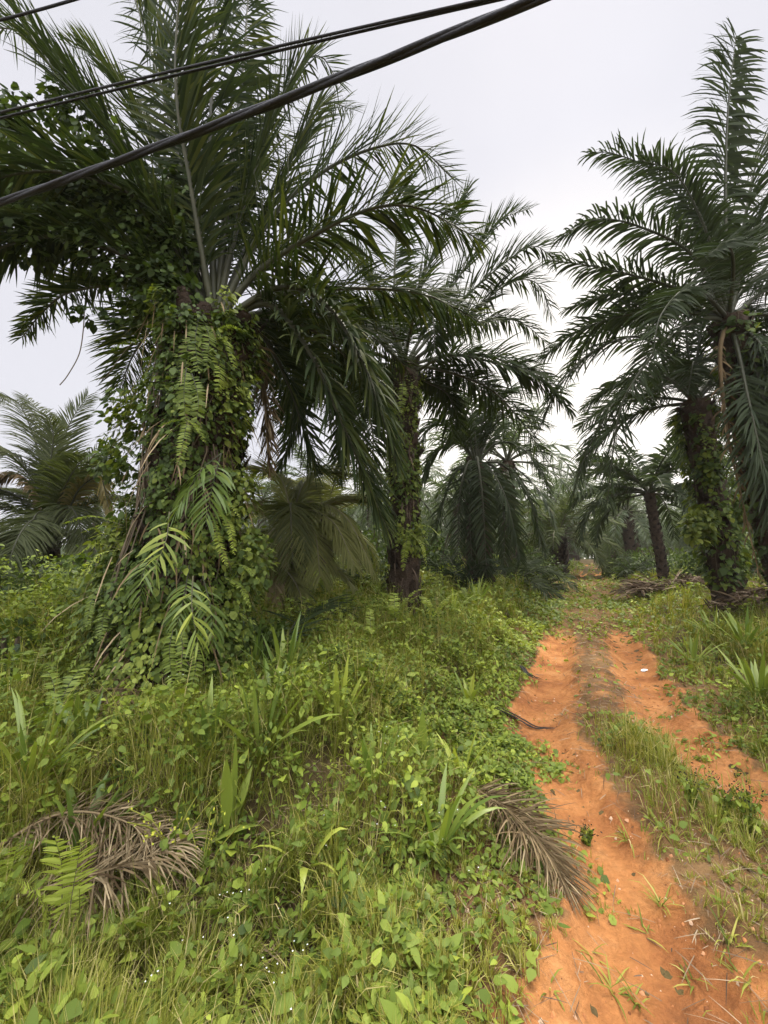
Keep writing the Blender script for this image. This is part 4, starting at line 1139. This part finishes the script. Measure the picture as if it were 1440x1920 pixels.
tube(mb, [p + [0, 0, .1], p + [.0, 0, .32], p + [-.02, 0, .44], p + [-.04, 0, .5]], [.05, .055, .04, .01], 7, .5, flat=.6)
tube(mb, [p + [.04, 0, .12], p + [.05, 0, .3], p + [.04, 0, .4]], [.03, .03, .008], 6, .9, flat=.6)
tag(mb.build('broken_wood', M['wood'], None, p), 'pale splintered piece of wood standing in the weeds', 'broken wood')
mb = MB(); p = ground_at(1203, 1262); p[2] += .02
ribbon(mb, [p, p + [.01, .02, .01]], [(1, .2, .1), (.8, -.5, .25)], [(0, 1, .2), (.3, .8, .4)], [.12, .09], [.06, .05], .2, [.6, 1, .8, .5], .5)
tag(mb.build('wrapper', M['wrapper'], None, p), 'small crumpled white scrap on the right side of the track', 'litter')

# ------------------------------------------------------------------ weeds and grass (uncountable)
def scatter(n, y0, y1, spread=1.08, x0=None, x1=None):
    y = np.exp(rng.uniform(math.log(y0), math.log(y1), n))
    x = rng.uniform(-1, 1, n) * (spread * y + .4)
    return x, y


def cover(x, y):
    b_ = bare(x, y)
    d = track_d(x, y)
    inside = np.abs(d) < np.interp(y, [0, 1.75, 2.0, 2.35, 8], [1.2, 1.18, 1.08, .95, .92])
    pt = .32 * sstep(.52, .66, fbm(x * 2.7, y * 2.7, 171)) * (y > 2.2) + .6 * np.exp(-((d - .25) / .5) ** 4) * (1 - sstep(2.6, 3.2, y)) * sstep(.4, .55, fbm(x * 3, y * 3, 181))
    return np.clip(np.where(inside, np.maximum(.8 * (1 - b_ * 1.6), pt), 1 - b_), 0, 1)


def add_grass(mb, n, y0, y1, L0, L1, W, straw=.2, seed=0, accept=None, tint=.45):
    x, y = scatter(n, y0, y1)
    cv = cover(x, y)
    if accept is not None:
        cv = cv * accept(x, y)
    k = rng.random(n) < cv
    x, y = x[k], y[k]; n = len(x)
    H = canopy(x, y)
    # tufts: pull each blade towards a nearby tuft centre
    cell = .10 * np.maximum(1, y / 4)
    jx, jy = np.floor(x / cell), np.floor(y / cell)
    tx = (jx + hash2(jx.astype(int), jy.astype(int), 3)) * cell; tyy = (jy + hash2(jx.astype(int), jy.astype(int), 4)) * cell
    pull = .6
    ax, ay = x - tx, y - tyy
    x = tx + ax * (1 - pull); y2 = tyy + ay * (1 - pull)
    z = height(x, y2)
    az = np.arctan2(ay, ax) + rng.normal(0, .7, n); lean = np.abs(rng.normal(.35, .25, n))
    D = np.stack([np.cos(az) * lean, np.sin(az) * lean, np.ones(n)], 1)
    S = np.stack([-np.sin(az), np.cos(az), 0 * az], 1) + rng.normal(0, .3, (n, 3))
    L = np.clip(H * rng.uniform(L0, L1, n) + .04, .04, 1.0)
    big = np.maximum(1, y2 / 3.2) ** .85
    t = tint + (fbm(x * .9, y2 * .9, 81 + seed) - .5) * .7 + rng.normal(0, .1, n)
    s_ = rng.random(n) < straw
    t = np.where(s_, rng.uniform(.8, 1, n), np.clip(t, 0, .78))
    ribbon(mb, np.stack([x, y2, z - .01], 1), D, S, L, W * big * rng.uniform(.6, 1.3, n), rng.uniform(.3, 1.5, n), [.7, 1, .75, .05], t, curl=1.8)


def add_herb(mb, n, y0, y1, size, seed=0, accept=None, tint=.5, top=.45):
    x, y = scatter(n, y0, y1)
    cv = cover(x, y)
    if accept is not None:
        cv = cv * accept(x, y)
    k = rng.random(n) < cv
    x, y = x[k], y[k]; n = len(x)
    H = canopy(x, y)
    z = height(x, y) + H * rng.random(n) ** top * 1.0 + .01
    az = rng.uniform(0, 6.283, n)
    el = rng.normal(-.05, .6, n)
    D = np.stack([np.cos(az), np.sin(az), el], 1)
    S = np.stack([-np.sin(az), np.cos(az), rng.normal(0, .5, n)], 1)
    big = np.maximum(1, y / 3.6) ** .7
    L = size * big * rng.uniform(.45, 1.35, n)
    t = np.clip(tint + (fbm(x * 1.3, y * 1.3, 91 + seed) - .5) * .8 + rng.normal(0, .13, n), 0, 1)
    ribbon(mb, np.stack([x, y, z], 1), D, S, L, L * rng.uniform(.35, .8, n), rng.uniform(.1, 1.1, n), [.55, 1.0, .65, .04], t)


def patch(s, sc, lo, hi):
    return lambda x, y: sstep(lo, hi, fbm(x * sc, y * sc, s))


gap = lambda x, y: .4 + .6 * sstep(.33, .46, fbm(x * 2.0, y * 2.0, 151))
bank = lambda x, y: gap(x, y) * np.clip(.2 + sstep(2.0, 2.8, y) * (1 - .6 * sstep(5, 8, y)), 0, 1) * np.where(track_d(x, y) > .6, .25, 1) * np.where(np.abs(track_d(x, y)) < .6, .12, 1) * (.3 + .7 * sstep(.35, .6, fbm(x * .8, y * .8, 121)))
verge = lambda x, y: gap(x, y) * np.clip(1 - .55 * sstep(2.0, 2.8, y) * (1 - sstep(4.5, 8, y)) * (track_d(x, y) < 0), 0, 1)
lane = lambda x, y: np.where((np.abs(track_d(x, y)) < .75) & (y > 3.9) & (y < 8.2), .2, 1)
mid = lambda x, y: gap(x, y) * np.where(np.abs(track_d(x, y)) < .6, .35, 1) * lane(x, y)
mb = MB()
add_grass(mb, 135000, 1.05, 4.2, .5, 1.35, .0048, .2, 0, verge, .5)
add_grass(mb, 110000, 3.3, 14, .6, 1.4, .0055, .2, 1, lambda x, y: gap(x, y) * lane(x, y), .5)
add_grass(mb, 60000, 12, 60, .6, 1.1, .007, .15, 2, None, .5)
tag(mb.build('grass', M['grass']), 'long mixed green and straw grass over the banks and verges', 'grass', kind='stuff')
mb = MB()
add_herb(mb, 180000, 1.1, 4.5, .045, 0, bank, .5)
add_herb(mb, 22000, 1.2, 4.5, .068, 3, bank, .45, .3)
add_herb(mb, 170000, 3.6, 14, .044, 1, lambda x, y: mid(x, y) * np.where(track_d(x, y) > .9, .3, 1), .52)
add_herb(mb, 50000, 12, 60, .05, 2, None, .5)
tag(mb.build('creeping_weeds', M['herb']), 'heart-leaved creeping weeds covering the ground', 'ground cover', kind='stuff')
mb = MB()                                                      # tiny white blooms among the weeds
x, y = scatter(700, 1.3, 3.4); k = (x < .5) & (x > -1.5) & (fbm(x * 1.6, y * 1.6, 131) > .5); x, y = x[k], y[k]; n = len(x)
P = np.stack([x, y, height(x, y) + canopy(x, y) * 1.02 + .03], 1)
for q in range(4):
    ribbon(mb, P, np.stack([np.full(n, math.cos(q * 1.57)), np.full(n, math.sin(q * 1.57)), np.full(n, .5)], 1), (-math.sin(q * 1.57), math.cos(q * 1.57), 0), .0038, .0032, .1, [.5, 1, .6], .5)
tag(mb.build('wildflowers', M['flower']), 'tiny white blooms dotted over the near weeds', 'wildflowers', kind='stuff')
# dry stalks and leaf scraps on the ground
mb = MB(); x, y = scatter(60000, 1.2, 14); d = track_d(x, y)
pr = np.where(np.abs(d) < 1.5, .25 + .75 * np.exp(-((d - np.interp(y, [1.5, 2.6, 4], [1.1, .5, .1])) / .5) ** 2), .5) * (1 - .8 * rutness(x, y))
k = rng.random(len(x)) < pr * .6; x, y = x[k], y[k]; n = len(x)
az = rng.uniform(0, 6.28, n)
ribbon(mb, np.stack([x, y, height(x, y) + .014 + rng.random(n) * .015], 1), np.stack([np.cos(az), np.sin(az), rng.normal(.05, .08, n)], 1), np.stack([-np.sin(az), np.cos(az), rng.normal(0, .4, n)], 1),
       rng.uniform(.02, .2, n) ** 1.0, rng.uniform(.0015, .0055, n) * np.maximum(1, y / 3), .15, [.7, 1, .8, .3], np.clip(rng.normal(.5, .28, n), 0, 1))
tag(mb.build('plant_litter', M['litter']), 'dry stalks and leaf scraps scattered on the earth', 'leaf litter', kind='stuff')

for i, (px, py, n, L) in enumerate([(1110, 1800, 14, .14), (1150, 1870, 12, .16), (1240, 1700, 18, .16), (1210, 1760, 10, .1), (1300, 1860, 12, .14), (1075, 1480, 9, .08), (1020, 1320, 9, .1), (1370, 1780, 14, .16),
                                    (1060, 1340, 8, .09), (1240, 1560, 16, .2), (1180, 1590, 14, .16), (1030, 1860, 8, .1), (1400, 1860, 12, .14), (1190, 1890, 10, .12)]):
    r = np.random.default_rng(i + 300); p = ground_at(px, py); mb = MB()
    az = r.uniform(0, 6.28, n); e = r.uniform(.1, 1.0, n)
    ribbon(mb, p + r.normal(0, .012, (n, 3)) * [1, 1, 0], np.stack([np.cos(az) * np.cos(e), np.sin(az) * np.cos(e), np.sin(e)], 1), np.stack([-np.sin(az), np.cos(az), 0 * az], 1), L * r.uniform(.5, 1.3, n), .008, r.uniform(.4, 1.2, n), [.6, 1, .7, .05],
           np.clip(r.normal(.5, .2, n), 0, 1))
    tag(mb.build('grass_tuft', M['grass'], None, p), 'small low grass tuft growing on the open orange earth of the track', 'grass tuft', 'grass tufts on the track')

mb = MB(); x, y = scatter(16000, 1.2, 11); d = track_d(x, y)
k = (np.abs(d) < 1.5) & (rng.random(len(x)) < .25 + .6 * sstep(.4, .6, fbm(x * 1.5, y * 1.5, 161))); x, y = x[k], y[k]; n = len(x)
rad = .004 + .012 * rng.random(n) ** 4
ang = rng.uniform(0, 6.28, (n, 1)) + np.array([0, 1.57, 3.14, 4.71]); rr_ = rad[:, None] * rng.uniform(.7, 1.3, (n, 4))
z = height(x, y) + .006
ring = np.stack([x[:, None] + np.cos(ang) * rr_, y[:, None] + np.sin(ang) * rr_, np.repeat(z[:, None], 4, 1)], 2)
topr = ring * 1.0; topr[:, :, :2] = (ring[:, :, :2] + np.stack([x, y], 1)[:, None]) / 2; topr[:, :, 2] += rad[:, None] * rng.uniform(.5, 1.1, (n, 4))
V = np.concatenate([ring, topr], 1); q = np.array([[0, 1, 5, 4], [1, 2, 6, 5], [2, 3, 7, 6], [3, 0, 4, 7], [4, 5, 6, 7]])
mb.add(V.reshape(-1, 3), ((np.arange(n) * 8)[:, None, None] + q[None]).reshape(-1, 4), np.repeat(rng.random(n), 8))
tag(mb.build('gravel', M['clod']), 'small clods and stones strewn on the orange earth', 'gravel', kind='stuff')

# yellow-green flowering weed on the bank, and dark-headed weeds on the strip between the ruts
def weed(label, p, h, n, heads, seed, hm, ht, hs, name='weed'):
    r = np.random.default_rng(seed); root = thing(name, label, 'weed', p)
    st, lf = MB(), MB(); hd = lf
    for i in range(n):
        a = r.uniform(0, 6.28); ln = r.uniform(.2, .7) * h
        q = spline([p, p + np.array([math.cos(a) * ln * .4, math.sin(a) * ln * .4, h * .6]), p + np.array([math.cos(a) * ln, math.sin(a) * ln, h * r.uniform(.8, 1.1)])], 10)
        tube(st, q, .003, 4, .6)
        m = heads
        P = q[r.integers(5, 10, m)] + r.normal(0, .025, (m, 3))
        ribbon(hd, P, r.normal(0, 1, (m, 3)) + [0, 0, .3], r.normal(0, 1, (m, 3)), hs * r.uniform(.6, 1.3, m), hs * .6, .2, [.5, 1, .8, .1], r.random(m), mat=1)
        P = q[r.integers(1, 8, 8)]
        leaves_on(lf, P, nrm(r.normal(0, 1, (8, 3))), .04, .5, r)
    st.build('stem', M['grass'], root, p); lf.build('foliage', [M['herb'], M[hm]], root, p)


weed('tall weed with small yellow-green blooms beside the dead fronds', ground_at(325, 1640), .36, 6, 9, 1, 'weedflower', .5, .016)
weed('wispy weed with yellow-green tips leaning over the dead frond', ground_at(375, 1680), .3, 5, 7, 2, 'weedflower', .5, .014)
for px, py, lab in [(1300, 1520, 'dark-headed weed clump at the left of the grassy strip'), (1360, 1540, 'dark-headed weed clump in the middle of the grassy strip'), (1410, 1570, 'dark-headed weed clump at the right border of the grassy strip'),
                    (1100, 1590, 'small dark-headed weed at the end of the dry brown frond')]:
    weed(lab, ground_at(px, py), .26 if px > 1200 else .1, 12, 7, px, 'seed', .5, .014)

# brush heaps of cut fronds near the right palms
for px, py, Y, w, lab in [(1205, 1118, 13.5, .6, 'low heap of brown cut branches right of the track'), (1295, 1108, 13, .8, 'brown brush heap left of the creeper-clad trunk'), (1430, 1130, 9, .8, 'brush heap at the foot of the right edge palm')]:
    b = at(px, py, Y); b[2] = height(b[0], b[1]); mb = MB(); n = 500
    q = rng.normal(0, 1, (n, 3)) * [w * .5, w * .4, .12]; q[:, 2] = np.abs(q[:, 2]) + .1 + .25 * np.exp(-(q[:, 0] / w) ** 2 * 2)
    az = rng.uniform(0, 6.28, n)
    ribbon(mb, b + q, np.stack([np.cos(az), np.sin(az), rng.normal(0, .4, n)], 1), rng.normal(0, 1, (n, 3)), rng.uniform(.2, .7, n), .035, .4, [.6, 1, .8, .2], np.clip(rng.normal(.45, .3, n), 0, 1))
    tag(mb.build('brush_heap', M['litter'], None, b), lab, 'brush heap')


# ------------------------------------------------------------------ damp air that pales the far palms
mb = MB()
bx = np.array([[x, y, z] for z in (-2.5, 14.5) for y in (-45, 325) for x in (-325, 325)], float)
mb.add(bx, [[0, 2, 3, 1], [4, 5, 7, 6], [0, 1, 5, 4], [2, 6, 7, 3], [0, 4, 6, 2], [1, 3, 7, 5]])
hm = bpy.data.materials.new('damp air'); hm.use_nodes = True; hn = hm.node_tree.nodes; hn.clear()
pv = hn.new('ShaderNodeVolumePrincipled'); pv.inputs['Color'].default_value = (1, .98, .95, 1); pv.inputs['Density'].default_value = .0006
ho = hn.new('ShaderNodeOutputMaterial'); hm.node_tree.links.new(pv.outputs[0], ho.inputs['Volume'])
tag(mb.build('haze', hm), 'thin damp haze hanging over the plantation', 'haze', kind='stuff')

# ------------------------------------------------------------------ overhead cables
def ray_z(px, py, z):
    d = ray(px, py); return np.array([0, 0, CAMZ]) + d * ((z - CAMZ) / d[2])


def cable(label, q, z, rad, strands=1, sag=.0, ext=9.0):
    a, m, b = [ray_z(px, py, z - (sag if i == 1 else 0)) for i, (px, py) in enumerate(q)]
    u = nrm(b - a); L = np.linalg.norm(b - a)
    s = np.linspace(-ext, L + ext, 160)
    lin = a + u * s[:, None]
    # gentle sag fitted through the middle point
    sm = float((m - a) @ u); off = m - (a + u * sm); kq = off / (sm * (sm - L))
    C = lin + kq * (np.clip(s, -2, L + 2) * (np.clip(s, -2, L + 2) - L))[:, None]
    mb = MB()
    if strands == 1:
        tube(mb, C, rad, 8, .5)
    else:
        A = nrm(np.cross(u, [0, 0, 1.0])); B = np.cross(A, u)
        C = np.stack([np.interp(np.linspace(0, 159, 900), np.arange(160), C[:, i]) for i in range(3)], 1)
        ss = np.linspace(s[0], s[-1], 900)
        for k in range(strands):
            ph = ss * 3.4 + 6.283 * k / strands
            tube(mb, C + A * (np.cos(ph) * rad * .40)[:, None] + B * (np.sin(ph) * rad * .40)[:, None], rad * .62, 8, .3 + .3 * k)
    tag(mb.build('power_cable', M['rubber'], None, C[len(C) // 2], smooth=True), label, 'power cable')


cable('thick twisted black cable bundle crossing the sky in front of the huge palm', [(0, 380), (520, 191), (1008, -2)], 4.3, .023, 3)
cable('upper one of the pair of thin black cables above the thick bundle', [(0, 211), (400, 115), (905, 0)], 5.2, .0085)
cable('lower one of the pair of thin black cables above the thick bundle', [(0, 222), (400, 124), (925, 2)], 5.2, .0085)
cable('single thin black cable crossing the top left corner', [(-60, 52), (60, 22), (150, -4)], 6.4, .011)
